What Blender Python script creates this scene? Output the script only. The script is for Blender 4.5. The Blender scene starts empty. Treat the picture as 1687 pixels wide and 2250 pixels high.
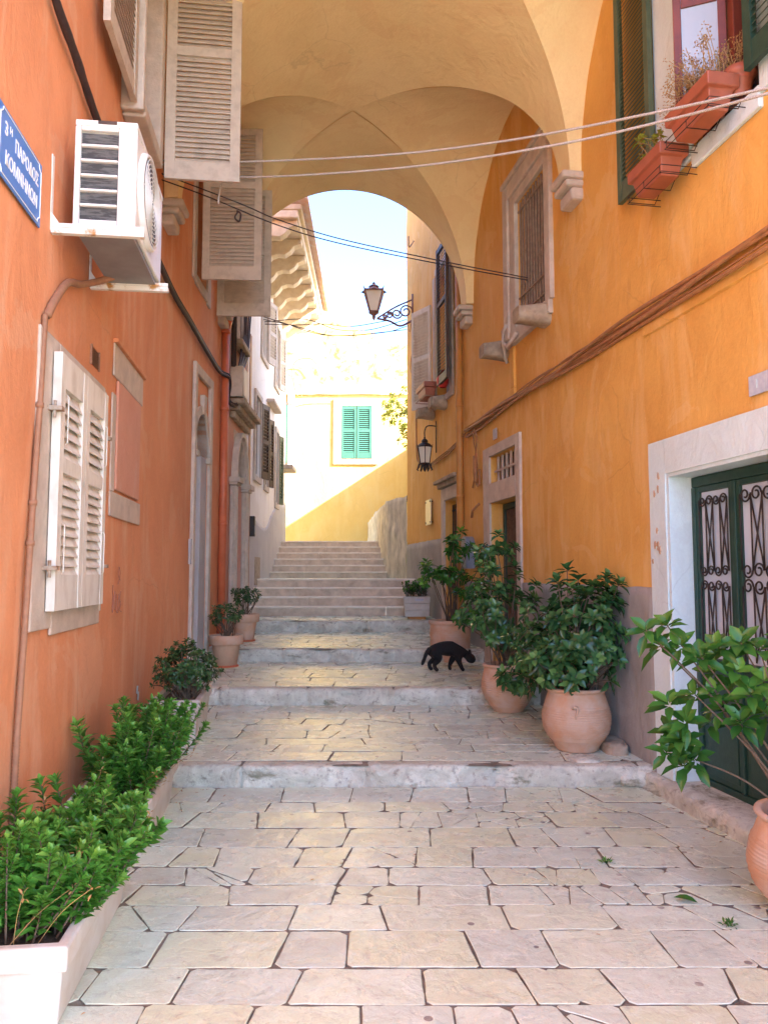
SKY,SUN,EXPO=.142,3.75,3.38
import bpy, bmesh, math, random
from mathutils import Vector, noise, Matrix
random.seed(7)
V=Vector; PI=math.pi
C=bpy.context.scene.collection
Z=V((0,0,1))
# ------------------------------------------------------------------ plan of the alley
EYE=1.55
PLX=[(-10,-.102),(7,-2.142),(9,-2.25),(11.2,-2.28),(30,-2.48)]
def XL(Y):
    for (a,b),(c,d) in zip(PLX,PLX[1:]):
        if Y<=c: return b+(d-b)*(Y-a)/(c-a)
    return PLX[-1][1]
def XR(Y): return 2.968-.172*Y
def WL(Y,z,d=0):
    s=(XL(Y+.01)-XL(Y-.01))/.02; n=math.hypot(1,s)
    return V((XL(Y)+d/n, Y-d*s/n, z))
def WR(Y,z,d=0):
    n=math.hypot(1,.172); return V((XR(Y)-d/n, Y-d*.172/n, z))
PRT=[(14.64,.45),(15.6,.06),(17.4,-.14),(20.9,-.45)]
def XT(Y):
    for (a,b),(c,d) in zip(PRT,PRT[1:]):
        if Y<=c: return b+(d-b)*(Y-a)/(c-a)
    return PRT[-1][1]
# treads: (Y of riser, z below, z above)
STEPS=[(5.75,0,.152),(7.96,.218,.383),(9.83,.439,.597),(11.93,.66,.824)]
def gz(Y):
    z=.0
    if Y<5.75: return 0.0
    for (y,a,b) in STEPS:
        if Y>=y: z=b+.03*(Y-y)
    return z
# ------------------------------------------------------------------ mesh collector
class MB:
    def __init__(s): s.v=[]; s.f=[]; s.t=[]
    def add(s,vs,fs,tone=None):
        o=len(s.v); s.v+= [V(p) for p in vs]; s.f+=[tuple(i+o for i in f) for f in fs]
        if tone is not None: s.t+=tone if isinstance(tone,list) else [tone]*len(vs)
    def box(s,fn,a0,a1,b0,b1,c0,c1):
        vs=[fn(a,b,c) for a in (a0,a1) for b in (b0,b1) for c in (c0,c1)]
        s.add(vs,[(0,1,3,2),(4,6,7,5),(0,4,5,1),(2,3,7,6),(0,2,6,4),(1,5,7,3)])
    def quad(s,*p): s.add(p,[(0,1,2,3)])
    def grid(s,P,flip=False):
        n=len(P);m=len(P[0]);o=len(s.v)
        for r in P: s.v+=[V(p) for p in r]
        for i in range(n-1):
            for j in range(m-1): s.f.append((o+i*m+j,o+(i+1)*m+j,o+(i+1)*m+j+1,o+i*m+j+1))
    def tube(s,pts,r,n=7,cap=True):
        pts=[V(p) for p in pts]; R=r if isinstance(r,(list,tuple)) else [r]*len(pts)
        up=V((.31,.21,.93)); rows=[]
        for i,p in enumerate(pts):
            t=(pts[min(i+1,len(pts)-1)]-pts[max(i-1,0)])
            if t.length<1e-7: t=V((0,0,1))
            t.normalize(); a=t.cross(up)
            if a.length<.15: a=t.cross(V((1,0,0)))
            a.normalize(); b=t.cross(a)
            rows.append([p+(a*math.cos(2*PI*k/n)+b*math.sin(2*PI*k/n))*R[i] for k in range(n)])
        o=len(s.v)
        for r_ in rows: s.v+=r_
        for i in range(len(rows)-1):
            for k in range(n): s.f.append((o+i*n+k,o+i*n+(k+1)%n,o+(i+1)*n+(k+1)%n,o+(i+1)*n+k))
        if cap: s.f.append(tuple(o+k for k in range(n))[::-1]); s.f.append(tuple(o+(len(rows)-1)*n+k for k in range(n)))
    def lathe(s,c,prof,n=40,U=V((1,0,0)),W=V((0,1,0)),A=Z,wob=0):
        c=V(c);o=len(s.v);m=len(prof)
        for (r,h) in prof:
            for k in range(n):
                a=2*PI*k/n; rr=r*(1+wob*noise.noise(V((math.cos(a)*1.3,math.sin(a)*1.3,h*2))))
                s.v.append(c+U*(rr*math.cos(a))+W*(rr*math.sin(a))+A*h)
        for i in range(m-1):
            for k in range(n): s.f.append((o+i*n+k,o+i*n+(k+1)%n,o+(i+1)*n+(k+1)%n,o+(i+1)*n+k))
    def disc(s,c,r,n=32,U=V((1,0,0)),W=V((0,1,0))):
        c=V(c); s.add([c+U*(r*math.cos(2*PI*k/n))+W*(r*math.sin(2*PI*k/n)) for k in range(n)],[tuple(range(n))])
    def prism(s,fn,pts,b0,b1):
        n=len(pts); vs=[fn(a,b0,c) for a,c in pts]+[fn(a,b1,c) for a,c in pts]
        s.add(vs,[tuple(range(n)),tuple(range(2*n-1,n-1,-1))]+[(i,(i+1)%n,n+(i+1)%n,n+i) for i in range(n)])
    def leaf(s,p,d,nrm,L,W,droop=.25,segs=3,tone=None):
        d=d.normalized(); side=d.cross(nrm)
        if side.length<1e-4: side=d.cross(V((.3,.5,.8)))
        side.normalize(); nn=side.cross(d).normalized()
        if tone is None: tone=random.random()
        o=len(s.v); vs=[]
        for i in range(segs+1):
            t=i/segs; w=W*.5*math.sin(PI*min(1,(t*.93+.06)))**.8*(1.15-.35*abs(t-.62)) if 0<i<segs else 0
            q=p+d*(L*t)-nn*(L*droop*t*t)
            if i==0 or i==segs: vs.append(q)
            else: vs+= [q-side*w+nn*w*.5,q,q+side*w+nn*w*.5]
        fs=[(0,1,2),(0,2,3)]
        for i in range(1,segs-1):
            a=1+3*(i-1); fs+=[(a,a+3,a+4,a+1),(a+1,a+4,a+5,a+2)]
        a=1+3*(segs-2); e=len(vs)-1; fs+=[(a,e,a+1),(a+1,e,a+2)]
        s.add(vs,fs,tone)
    def build(s,name,mat,root=None,parent=None,smooth=False,bevel=0,loc=None,recalc=True,kind=None,label=None):
        """one mesh object; root = the thing's Empty (vertices are stored relative to it)"""
        if loc is None: loc=root.location.copy() if root else V((0,0,0))
        loc=V(loc)
        me=bpy.data.meshes.new(name); me.from_pydata([p-loc for p in s.v],[],s.f)
        if s.t and len(s.t)==len(s.v):
            at=me.attributes.new('tone','FLOAT','POINT'); at.data.foreach_set('value',s.t)
        if recalc:
            bm=bmesh.new(); bm.from_mesh(me); bmesh.ops.recalc_face_normals(bm,faces=bm.faces); bm.to_mesh(me); bm.free()
        if smooth: me.polygons.foreach_set('use_smooth',[True]*len(me.polygons))
        me.materials.append(mat); me.update()
        o=bpy.data.objects.new(name,me); C.objects.link(o)
        par=parent or root
        if par: o.parent=par
        else: o.location=loc
        if bevel:
            b=o.modifiers.new('Bevel','BEVEL'); b.width=bevel; b.segments=2; b.limit_method='ANGLE'; b.angle_limit=math.radians(40)
        if kind: o['kind']=kind
        if label: o['label']=label
        return o
def thing(name,label,cat,loc,group=None):
    o=bpy.data.objects.new(name,None); C.objects.link(o); o.empty_display_size=.2
    o.location=loc; o['label']=label; o['category']=cat
    if group: o['group']=group
    return o
def tag(o,label,cat,group=None):
    o['label']=label; o['category']=cat
    if group: o['group']=group
    return o
def fr(P,U,N):
    P=V(P);U=V(U).normalized();N=V(N).normalized()
    return lambda a,b,c: P+U*a+N*b+Z*c
def wf(W,Y0=0,z0=0,d0=0): return lambda a,b,c: W(Y0+a,z0+c,d0+b)
# ------------------------------------------------------------------ materials
def nt(name):
    m=bpy.data.materials.new(name); m.use_nodes=True; t=m.node_tree; return m,t,t.nodes['Principled BSDF']
def nz(t,scale,detail=4,rough=.55,vec=None,dist=0):
    n=t.nodes.new('ShaderNodeTexNoise'); n.inputs['Scale'].default_value=scale; n.inputs['Detail'].default_value=detail
    n.inputs['Roughness'].default_value=rough; n.inputs['Distortion'].default_value=dist
    if vec: t.links.new(vec,n.inputs['Vector'])
    return n.outputs['Fac']
def ramp(t,fac,a,b,c0=0,c1=1):
    r=t.nodes.new('ShaderNodeMapRange'); r.inputs['From Min'].default_value=a; r.inputs['From Max'].default_value=b
    r.inputs['To Min'].default_value=c0; r.inputs['To Max'].default_value=c1; t.links.new(fac,r.inputs['Value']); return r.outputs['Result']
def mix(t,fac,a,b):
    m=t.nodes.new('ShaderNodeMix'); m.data_type='RGBA'
    if isinstance(fac,float): m.inputs[0].default_value=fac
    else: t.links.new(fac,m.inputs[0])
    for x,i in ((a,6),(b,7)):
        if isinstance(x,tuple): m.inputs[i].default_value=(*x,1)
        else: t.links.new(x,m.inputs[i])
    return m.outputs[2]
def mul(t,a,b,op='MULTIPLY'):
    m=t.nodes.new('ShaderNodeMath'); m.operation=op
    for x,i in ((a,0),(b,1)):
        if isinstance(x,(int,float)): m.inputs[i].default_value=x
        else: t.links.new(x,m.inputs[i])
    m.use_clamp=True
    return m.outputs[0]
def pos(t,sc=(1,1,1)):
    g=t.nodes.new('ShaderNodeNewGeometry'); mp=t.nodes.new('ShaderNodeMapping'); mp.inputs['Scale'].default_value=sc
    t.links.new(g.outputs['Position'],mp.inputs['Vector']); return mp.outputs['Vector']
def bump(t,bs,h,strength,dist=.02,prev=None):
    b=t.nodes.new('ShaderNodeBump'); b.inputs['Strength'].default_value=strength; b.inputs['Distance'].default_value=dist
    t.links.new(h,b.inputs['Height'])
    if prev: t.links.new(prev,b.inputs['Normal'])
    t.links.new(b.outputs['Normal'],bs.inputs['Normal']); return b.outputs['Normal']
def plaster(name,c1,c2,c3,rough=.85,big=.9,st=.5,patch=None,bs_=.35,pth=(.6,.68),pz=None,crk=.22):
    m,t,bs=nt(name); p=pos(t); ps=pos(t,(2.2,2.2,.45))
    f1=ramp(t,nz(t,big,5,.6,p,.4),.35,.65)
    col=mix(t,f1,c1,c2)
    f2=ramp(t,nz(t,1.6,6,.65,ps,.6),.5,.72,0,st)
    col=mix(t,f2,col,c3)
    col=mix(t,ramp(t,nz(t,45,3,.6,p),.3,.75,0,.22),col,tuple(min(1,x*1.25) for x in c1))
    if patch:
        pf=ramp(t,nz(t,2.4,8,.7,p,.8),pth[0],pth[1])
        if pz:
            sx=t.nodes.new('ShaderNodeSeparateXYZ'); t.links.new(pos(t),sx.inputs[0]); pf=mul(t,pf,ramp(t,sx.outputs['Z'],pz[0],pz[1]))
        col=mix(t,pf,col,patch)
    # repaired patches with crisp edges, small chips and hairline cracks
    col=mix(t,ramp(t,nz(t,1.15,7,.62,pos(t,(1,1,.8)),1.0),.565,.58,0,.28),col,c3)
    col=mix(t,ramp(t,nz(t,1.9,7,.66,pos(t,(1.3,1.3,.6)),.6),.60,.612,0,.30),col,c2)
    col=mix(t,ramp(t,nz(t,16,5,.75,p,.3),.70,.72,0,.55),col,tuple(min(1,x*1.2+.12) for x in c1))
    cw=t.nodes.new('ShaderNodeTexNoise'); cw.inputs['Scale'].default_value=3; cw.inputs['Detail'].default_value=5; t.links.new(p,cw.inputs['Vector'])
    cm=t.nodes.new('ShaderNodeMix'); cm.data_type='RGBA'; cm.blend_type='LINEAR_LIGHT'; cm.inputs[0].default_value=.10; t.links.new(p,cm.inputs[6]); t.links.new(cw.outputs['Color'],cm.inputs[7])
    vo=t.nodes.new('ShaderNodeTexVoronoi'); vo.feature='DISTANCE_TO_EDGE'; vo.inputs['Scale'].default_value=.85; t.links.new(cm.outputs[2],vo.inputs['Vector'])
    ck=mul(t,ramp(t,vo.outputs['Distance'],.0,.006,1,0),ramp(t,nz(t,.8,3,.5,p),.50,.56,0,crk))
    col=mix(t,ck,col,tuple(x*.45 for x in c2))
    t.links.new(col,bs.inputs['Base Color']); bs.inputs['Roughness'].default_value=rough
    b=bump(t,bs,nz(t,4.5,5,.6,pos(t,(1,1,.55)),.5),bs_*.95,.05); bump(t,bs,nz(t,40,4,.7,p),.25,.008,b)
    return m
def simple(name,c,rough=.5,metal=0,var=.12,sc=12,c2=None,bmp=.0,tr=0,spec=None,st=(1,1,1),lo=.35,hi=.7,bsc=40):
    m,t,bs=nt(name); p=pos(t,st)
    c2=c2 or tuple(x*(1-var*2.2) for x in c)
    t.links.new(mix(t,ramp(t,nz(t,sc,5,.6,p,.2),lo,hi),c,c2),bs.inputs['Base Color'])
    bs.inputs['Roughness'].default_value=rough; bs.inputs['Metallic'].default_value=metal
    if bmp: bump(t,bs,nz(t,bsc,4,.65,p),bmp,.01)
    if tr: bs.inputs['Transmission Weight'].default_value=tr
    return m
def leafmat(name,c1,c2,c3,rough=.35,trans=.25):
    m,t,bs=nt(name)
    a=t.nodes.new('ShaderNodeAttribute'); a.attribute_name='tone'
    col=mix(t,ramp(t,a.outputs['Fac'],0,.6),c1,c2); col=mix(t,ramp(t,a.outputs['Fac'],.7,1),col,c3)
    col=mix(t,ramp(t,nz(t,3.5,3,.6,pos(t)),.35,.7,0,.45),col,c1)
    t.links.new(col,bs.inputs['Base Color']); bs.inputs['Roughness'].default_value=rough
    tr=t.nodes.new('ShaderNodeBsdfTranslucent'); t.links.new(col,tr.inputs['Color'])
    ms=t.nodes.new('ShaderNodeMixShader'); ms.inputs[0].default_value=trans
    t.links.new(bs.outputs[0],ms.inputs[1]); t.links.new(tr.outputs[0],ms.inputs[2])
    t.links.new(ms.outputs[0],t.nodes['Material Output'].inputs['Surface']); return m
M={}
M['orange']=plaster('orange_plaster',(.75,.41,.095),(.63,.31,.06),(.80,.53,.22),st=.75)
M['terra']=plaster('terracotta_plaster',(.70,.285,.125),(.58,.22,.09),(.68,.40,.24),st=.8)
M['salmon']=plaster('salmon_plaster',(.62,.31,.21),(.55,.25,.16),(.60,.37,.28),st=.5)
M['vault']=plaster('vault_plaster',(.88,.70,.37),(.80,.61,.30),(.76,.52,.25),st=.35)
M['white']=plaster('white_plaster',(.80,.75,.67),(.76,.70,.62),(.66,.58,.49),st=.5)
M['yellow']=plaster('yellow_plaster',(.80,.58,.21),(.74,.52,.19),(.82,.66,.34),st=.6)
M['yellow_old']=plaster('weathered_yellow_plaster',(.70,.50,.17),(.64,.44,.13),(.72,.56,.24),st=.7,patch=(.15,.095,.03),pth=(.52,.62),pz=(6.4,7.0))
M['cement']=plaster('grey_cement',(.34,.32,.29),(.26,.25,.225),(.43,.40,.36),big=2.5,st=.7,bs_=.6)
M['cement_pale']=plaster('pale_cement',(.48,.45,.43),(.42,.39,.37),(.56,.52,.48),big=2,st=.7,bs_=.5)
M['stone']=simple('pale_carved_stone',(.60,.50,.40),.8,0,.15,7,(.45,.37,.29),.5)
M['creamstone']=simple('cream_cornice_stone',(.78,.68,.50),.8,0,.12,6,(.62,.50,.34),.4)
M['stone_rough']=simple('rough_weathered_stone',(.46,.36,.25),.9,0,.2,9,(.25,.19,.13),.9)
M['stonewall']=simple('sunlit_rubble_stone',(.70,.62,.47),.9,0,.2,8,(.36,.31,.23),1.0,st=(1,1,.35),bsc=26)
M['whitewash']=plaster('whitewashed_stone',(.64,.75,.74),(.58,.69,.68),(.53,.57,.56),st=.5,patch=(.46,.38,.33),pth=(.66,.70),big=2)
M['beige']=simple('beige_shutter_paint',(.56,.47,.37),.65,0,.1,11,(.38,.31,.24),.25,lo=.45,hi=.85)
M['cream']=simple('cream_shutter_paint',(.70,.65,.56),.6,0,.1,9,(.50,.42,.33),.25,st=(1,1,.4),lo=.45,hi=.8)
M['barwood']=simple('weathered_bar_paint',(.34,.24,.16),.7,0,.15,16,(.22,.14,.09),.2)
M['green']=simple('dark_green_paint',(.012,.045,.030),.45,0,.15,20,(.02,.06,.04),.2)
M['olive']=simple('faded_green_paint',(.10,.13,.07),.6,0,.15,9,(.06,.09,.05),.2)
M['mint']=simple('sea_green_paint',(.04,.145,.10),.6,0,.1,8,(.035,.12,.085))
M['brown']=simple('dark_brown_paint',(.055,.03,.02),.55,0,.15,10,(.09,.05,.03),.1)
M['redwood']=simple('red_brown_window_wood',(.20,.045,.025),.45,0,.2,8,(.13,.03,.02),.1)
M['iron']=simple('wrought_iron',(.03,.03,.032),.5,.6,.1,20,(.06,.045,.035),.2)
M['rustiron']=simple('pinkish_rusted_iron',(.30,.17,.15),.6,.3,.1,20,(.18,.09,.08),.2)
M['rust']=simple('rusty_metal',(.26,.12,.05),.8,.2,.2,25,(.45,.38,.30),.3)
M['bracket']=simple('white_bracket_with_rust',(.72,.68,.60),.6,0,.1,9,(.42,.20,.05),.2,lo=.55,hi=.66)
M['glass']=simple('window_glass',(.42,.46,.50),.08,0,.05,3)
M['darkglass']=simple('dark_window_glass',(.05,.055,.06),.06,0,.05,3)
M['paleglass']=simple('frosted_lamp_glass',(.80,.76,.62),.3,0,.05,3)
M['whiteglass']=simple('white_frosted_panel',(.56,.66,.74),.35,0,.03,2)
M['terracotta']=simple('terracotta_pot_clay',(.58,.32,.18),.85,0,.15,7,(.60,.44,.33),.35)
M['terrapale']=simple('pale_terracotta_clay',(.56,.36,.22),.85,0,.1,8,(.44,.28,.18),.35)
M['plasticpot']=simple('red_terracotta_plastic',(.40,.115,.06),.5,0,.12,5)
M['planter']=simple('white_moulded_planter',(.60,.58,.53),.6,0,.1,4,(.46,.39,.30),.1)
M['soil']=simple('potting_soil',(.06,.04,.025),.95,0,.2,60,(.12,.08,.05),1)
M['bark']=simple('shrub_bark',(.16,.11,.07),.9,0,.2,40,None,.6)
M['reed']=simple('brown_reed_matting',(.20,.13,.075),.9,0,.2,14,(.085,.05,.03),1,st=(14,14,1.6),lo=.4,hi=.6)
M['acwhite']=simple('white_enamelled_metal',(.76,.74,.69),.4,0,.04,7,(.55,.47,.37),lo=.55,hi=.85)
M['acdark']=simple('dark_cooling_fins',(.08,.08,.09),.5,.4,.1,120,(.17,.17,.18),st=(.1,.1,1),lo=.45,hi=.55)
M['acgrey']=simple('grey_galvanised_plate',(.30,.29,.28),.5,.5,.1,5)
M['hose']=simple('brown_painted_hose',(.34,.16,.085),.7,0,.1,30,None,.2)
M['orangepipe']=simple('ochre_painted_cable',(.42,.19,.07),.6,0,.15,16,(.30,.13,.05))
M['orangedrain']=simple('ochre_painted_drainpipe',(.55,.24,.05),.5,0,.1,5)
M['terradrain']=simple('terracotta_painted_drainpipe',(.60,.15,.06),.45,0,.1,5)
M['darkcable']=simple('black_cable',(.05,.03,.03),.6,0,.2,20)
M['rope']=simple('twisted_white_rope',(.58,.53,.48),.8,0,.2,240,(.30,.26,.22),.3,lo=.45,hi=.55)
M['blue']=simple('blue_enamel',(.05,.20,.60),.3,0,.05,5)
M['signwhite']=simple('white_enamel',(.85,.87,.9),.35,0,.02,5)
M['plaque']=simple('grey_blue_painted_plaque',(.42,.45,.52),.6,0,.1,30,(.55,.57,.60))
M['plate']=simple('pale_yellow_plate',(.78,.68,.40),.4,0,.05,4)
M['greymetal']=simple('grey_painted_metal',(.25,.27,.30),.4,.3,.08,8)
M['catfur']=simple('black_cat_fur',(.006,.005,.005),.9,0,.1,80,(.012,.009,.008),.5)
M['cateye']=simple('cat_eye',(.5,.45,.08),.2)
M['red']=simple('red_glazed_vase',(.62,.04,.03),.3)
M['chalk']=simple('dark_scribble_paint',(.38,.15,.09),.8)
M['dry']=leafmat('dried_stalks',(.42,.26,.10),(.50,.33,.15),(.34,.20,.08),.8,.2)
M['leafbright']=leafmat('bright_green_leaf',(.055,.19,.025),(.13,.37,.05),(.28,.52,.09),.36,.35)
M['leafdark']=leafmat('glossy_dark_leaf',(.035,.10,.034),(.07,.18,.055),(.16,.33,.09),.20,.2)
M['leafmid']=leafmat('glossy_green_leaf',(.03,.11,.02),(.075,.22,.035),(.20,.42,.06),.25,.3)
M['leafbush']=leafmat('small_dark_leaf',(.03,.07,.02),(.05,.12,.03),(.12,.22,.06),.45,.2)
M['leafyellow']=leafmat('yellow_green_leaf',(.22,.26,.03),(.34,.36,.05),(.45,.42,.08),.5,.4)
# paving
def paving():
    m,t,bs=nt('worn_marble_slab'); p=pos(t)
    a=t.nodes.new('ShaderNodeAttribute'); a.attribute_name='tone'
    col=mix(t,ramp(t,a.outputs['Fac'],0,.5),(.67,.74,.51),(.69,.79,.64)); col=mix(t,ramp(t,a.outputs['Fac'],.5,1),col,(.56,.63,.52))
    col=mix(t,ramp(t,nz(t,2.2,6,.65,p,1.2),.45,.75,0,.45),col,(.53,.51,.38))
    col=mix(t,ramp(t,nz(t,7,8,.75,p,1.5),.55,.68,0,.6),col,(.40,.37,.32))
    v=t.nodes.new('ShaderNodeTexNoise'); v.inputs['Scale'].default_value=1.4; v.inputs['Detail'].default_value=3; v.inputs['Distortion'].default_value=2.5; t.links.new(p,v.inputs['Vector'])
    ab=mul(t,mul(t,v.outputs['Fac'],.5,'SUBTRACT'),1.0,'ABSOLUTE')
    col=mix(t,ramp(t,ab,.0,.012,.0,.0),col,(.4,.35,.3))
    col=mix(t,ramp(t,nz(t,5,7,.72,p,.4),.52,.56,0,.30),col,(.78,.86,.74))
    col=mix(t,ramp(t,nz(t,26,6,.75,p,.3),.60,.66,0,.45),col,(.38,.35,.29))
    sp=t.nodes.new('ShaderNodeTexVoronoi'); sp.inputs['Scale'].default_value=5.5; t.links.new(p,sp.inputs['Vector'])
    col=mix(t,mul(t,ramp(t,sp.outputs['Distance'],.085,.10,1,0),ramp(t,nz(t,1.7,2,.5,p),.5,.54)),col,(.24,.21,.19))
    col=mix(t,ramp(t,nz(t,90,3,.7,p),.35,.7,0,.25),col,(.44,.38,.31))
    col=mix(t,ramp(t,a.outputs['Fac'],-.25,-.9,0,1),col,(.22,.18,.135))
    t.links.new(col,bs.inputs['Base Color'])
    t.links.new(ramp(t,nz(t,4,5,.6,p),.3,.7,.14,.42),bs.inputs['Roughness'])
    b=bump(t,bs,nz(t,9,6,.6,p,.6),.45,.02); bump(t,bs,nz(t,70,4,.7,p),.3,.004,b)
    return m
M['slab']=paving()
M['mortar']=simple('dirty_joint_mortar',(.27,.23,.18),.95,0,.2,9,(.12,.10,.07),.8)
def risermat():
    m,t,bs=nt('limewashed_step_edge'); p=pos(t); ps=pos(t,(1,1,2.5))
    col=mix(t,ramp(t,nz(t,4,7,.7,p,.8),.35,.65),(.74,.74,.62),(.46,.44,.35))
    col=mix(t,ramp(t,nz(t,2.6,6,.7,ps,.5),.56,.66,0,.8),col,(.15,.14,.07))
    col=mix(t,ramp(t,nz(t,18,6,.7,p),.55,.68,0,.7),col,(.22,.18,.14))
    t.links.new(col,bs.inputs['Base Color']); bs.inputs['Roughness'].default_value=.85
    b=bump(t,bs,nz(t,14,6,.7,p,.5),.8,.03); bump(t,bs,nz(t,70,4,.7,p),.4,.006,b); return m
M['riser']=risermat()
M['stair_riser']=simple('shaded_stair_riser',(.74,.60,.44),.75,0,.1,6,(.50,.39,.28),.4)  # risers darker than nosings: shading contrast of the steps put into the colour
M['stair']=simple('worn_stair_stone',(.88,.80,.66),.5,0,.1,5,(.74,.63,.49),.35)
# ================================================================== PAVING
def clip(poly,n,c):      # keep points with p.n <= c
    out=[]
    for i in range(len(poly)):
        a=poly[i];b=poly[(i+1)%len(poly)]
        da=a.dot(n)-c;db=b.dot(n)-c
        if da<=0: out.append(a)
        if (da<0)!=(db<0) and abs(da-db)>1e-9: out.append(a+(b-a)*(da/(da-db)))
    return out
def V2(x,y): return Vector((x,y))
def inset(poly,g):
    out=list(poly);n=len(poly)
    for i in range(n):
        a=poly[i];b=poly[(i+1)%n];e=b-a
        if e.length<1e-5: continue
        nn=V2(e.y,-e.x).normalized()
        out=clip(out,nn,a.dot(nn)-g)
        if len(out)<3: return []
    return out
def area(p): return .5*sum(p[i].x*p[(i+1)%len(p)].y-p[(i+1)%len(p)].x*p[i].y for i in range(len(p)))
def slab(mb,poly,z,g,sl,rough=.004,tone=None):
    p=inset(poly,g)
    if len(p)<3 or area(p)<.0015: return
    ctr=sum(p,V2(0,0))/len(p)
    # knock corners off
    q=[];n=len(p)
    for i in range(n):
        a=p[i-1];b=p[i];c=p[(i+1)%n];ch=random.choice((.006,.012,.02,.035))
        for e in (a,c):
            L=(e-b).length
            q.append(b+(e-b)*min(.35,ch/max(L,1e-4)))
    ring=[];n=len(q)
    for i in range(n):
        a=q[i];b=q[(i+1)%n];L=(b-a).length;k=max(1,int(L/.05));e=(b-a)
        nn=V2(e.y,-e.x).normalized() if L>1e-6 else V2(0,0)
        for j in range(k):
            r=a+e*(j/k); off=rough*noise.noise(V((r.x*9,r.y*9,z)))*2 if j else 0
            ring.append(r+nn*off)
    tx=random.uniform(-.006,.006);ty=random.uniform(-.006,.006);dz=random.uniform(-.003,.003)
    h=lambda r:z+sl*(r.y)+dz+tx*(r.x-ctr.x)+ty*(r.y-ctr.y)
    if tone is None: tone=random.random()
    n=len(ring)
    def ins(r,d):
        v=ctr-r; return r+v.normalized()*min(d,v.length*.4)
    v0=[V((r.x,r.y,h(r)-.03)) for r in ring]; v1=[V((r.x,r.y,h(r)-.0035)) for r in ring]
    v2=[V((*ins(r,.0025),h(r)-.001)) for r in ring]; v3=[V((*ins(r,.006),h(r))) for r in ring]
    fs=[]
    for k in range(3):
        for i in range(n): fs.append((k*n+i,k*n+(i+1)%n,(k+1)*n+(i+1)%n,(k+1)*n+i))
    fs.append(tuple(3*n+i for i in range(n)))
    mb.add(v0+v1+v2+v3,fs,[-1.]*(2*n)+[tone]*(2*n))
def crack(poly,depth,out):
    if depth==0 or area(poly)<.03: out.append(poly);return
    c=sum(poly,V2(0,0))/len(poly)+V2(random.uniform(-.06,.06),random.uniform(-.04,.04))
    a=random.gauss(0,.5)+(PI/2 if random.random()<.3 else 0); n=V2(math.cos(a),math.sin(a))
    crack(clip(poly,n,c.dot(n)),depth-1,out); crack(clip(poly,-n,-c.dot(n)),depth-1,out)
def tread(mb,y0,y1,z,rowd,wr,crk,zz):
    """rows of slabs from y0 to y1; height z+.03*(Y-zz)"""
    y=y0;sl=0 if zz is None else .03
    zz0=z-(sl*zz if zz else 0)
    bend=lambda x,y:.02*noise.noise(V((x*.8,y*1.3,3)))
    while y<y1-.05:
        d=random.uniform(*rowd)
        if y+d>y1-.12: d=y1-y
        xa=XL(y)-.08; xb=XR(y)+.1; x=xa-random.uniform(0,.3)
        tl=0
        while x<xb:
            w=random.uniform(*wr); t1=random.uniform(-.05,.05)+ (.10 if x>1.0 else .0)*(-1)
            P=[V2(x,y+bend(x,y)),V2(x+w,y+bend(x+w,y)),V2(x+w+t1,y+d+bend(x+w,y+d)),V2(x+tl,y+d+bend(x,y+d))]; tl=t1
            pc=crk*(2.2 if x>.3 else .8)
            r=random.random()
            if r<pc:
                parts=[];crack(P,random.choice((1,2,2,3)) if x>.2 else random.choice((1,1,2)),parts)
                tn=random.random()
                for q in parts: slab(mb,q,zz0,.0015 if len(parts)>1 else .004,sl,.004,min(1,max(0,tn+random.uniform(-.15,.15))))
            else: slab(mb,P,zz0,random.uniform(.002,.0045),sl)
            x+=w
        y+=d
mb=MB()
tread(mb,-4.0,5.74,0,(.20,.33),(.24,.55),.17,None)
ends=[s[0] for s in STEPS[1:]]+[12.92]
for (ys,a,b),ye,cr,rd in zip(STEPS,ends,(.22,.25,.6,.25),((.18,.30),(.2,.33),(.14,.28),(.3,.5))):
    tread(mb,ys+.13,ye-.01,b,rd,(.35,.85),cr,ys)
mb.build('paving',M['slab'],kind='structure',recalc=False)
# joint mortar sheets
mb=MB()
def sheet(y0,y1,z,zz):
    n=max(2,int((y1-y0)/.1));P=[]
    for i in range(n+1):
        y=y0+(y1-y0)*i/n; zb=z+(.03*(y-zz) if zz is not None else 0)-.009
        P.append([V((XL(y)-.2+(XR(y)-XL(y)+.4)*j/40,y,zb+.003*noise.noise(V((j*.5,y*6,0))))) for j in range(41)])
    mb.grid(P)
sheet(-6,5.78,0,None)
for (ys,a,b),ye in zip(STEPS,ends): sheet(ys+.02,ye+.03,b,ys)
mb.build('paving_bed',M['mortar'],kind='structure',smooth=True)
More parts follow.
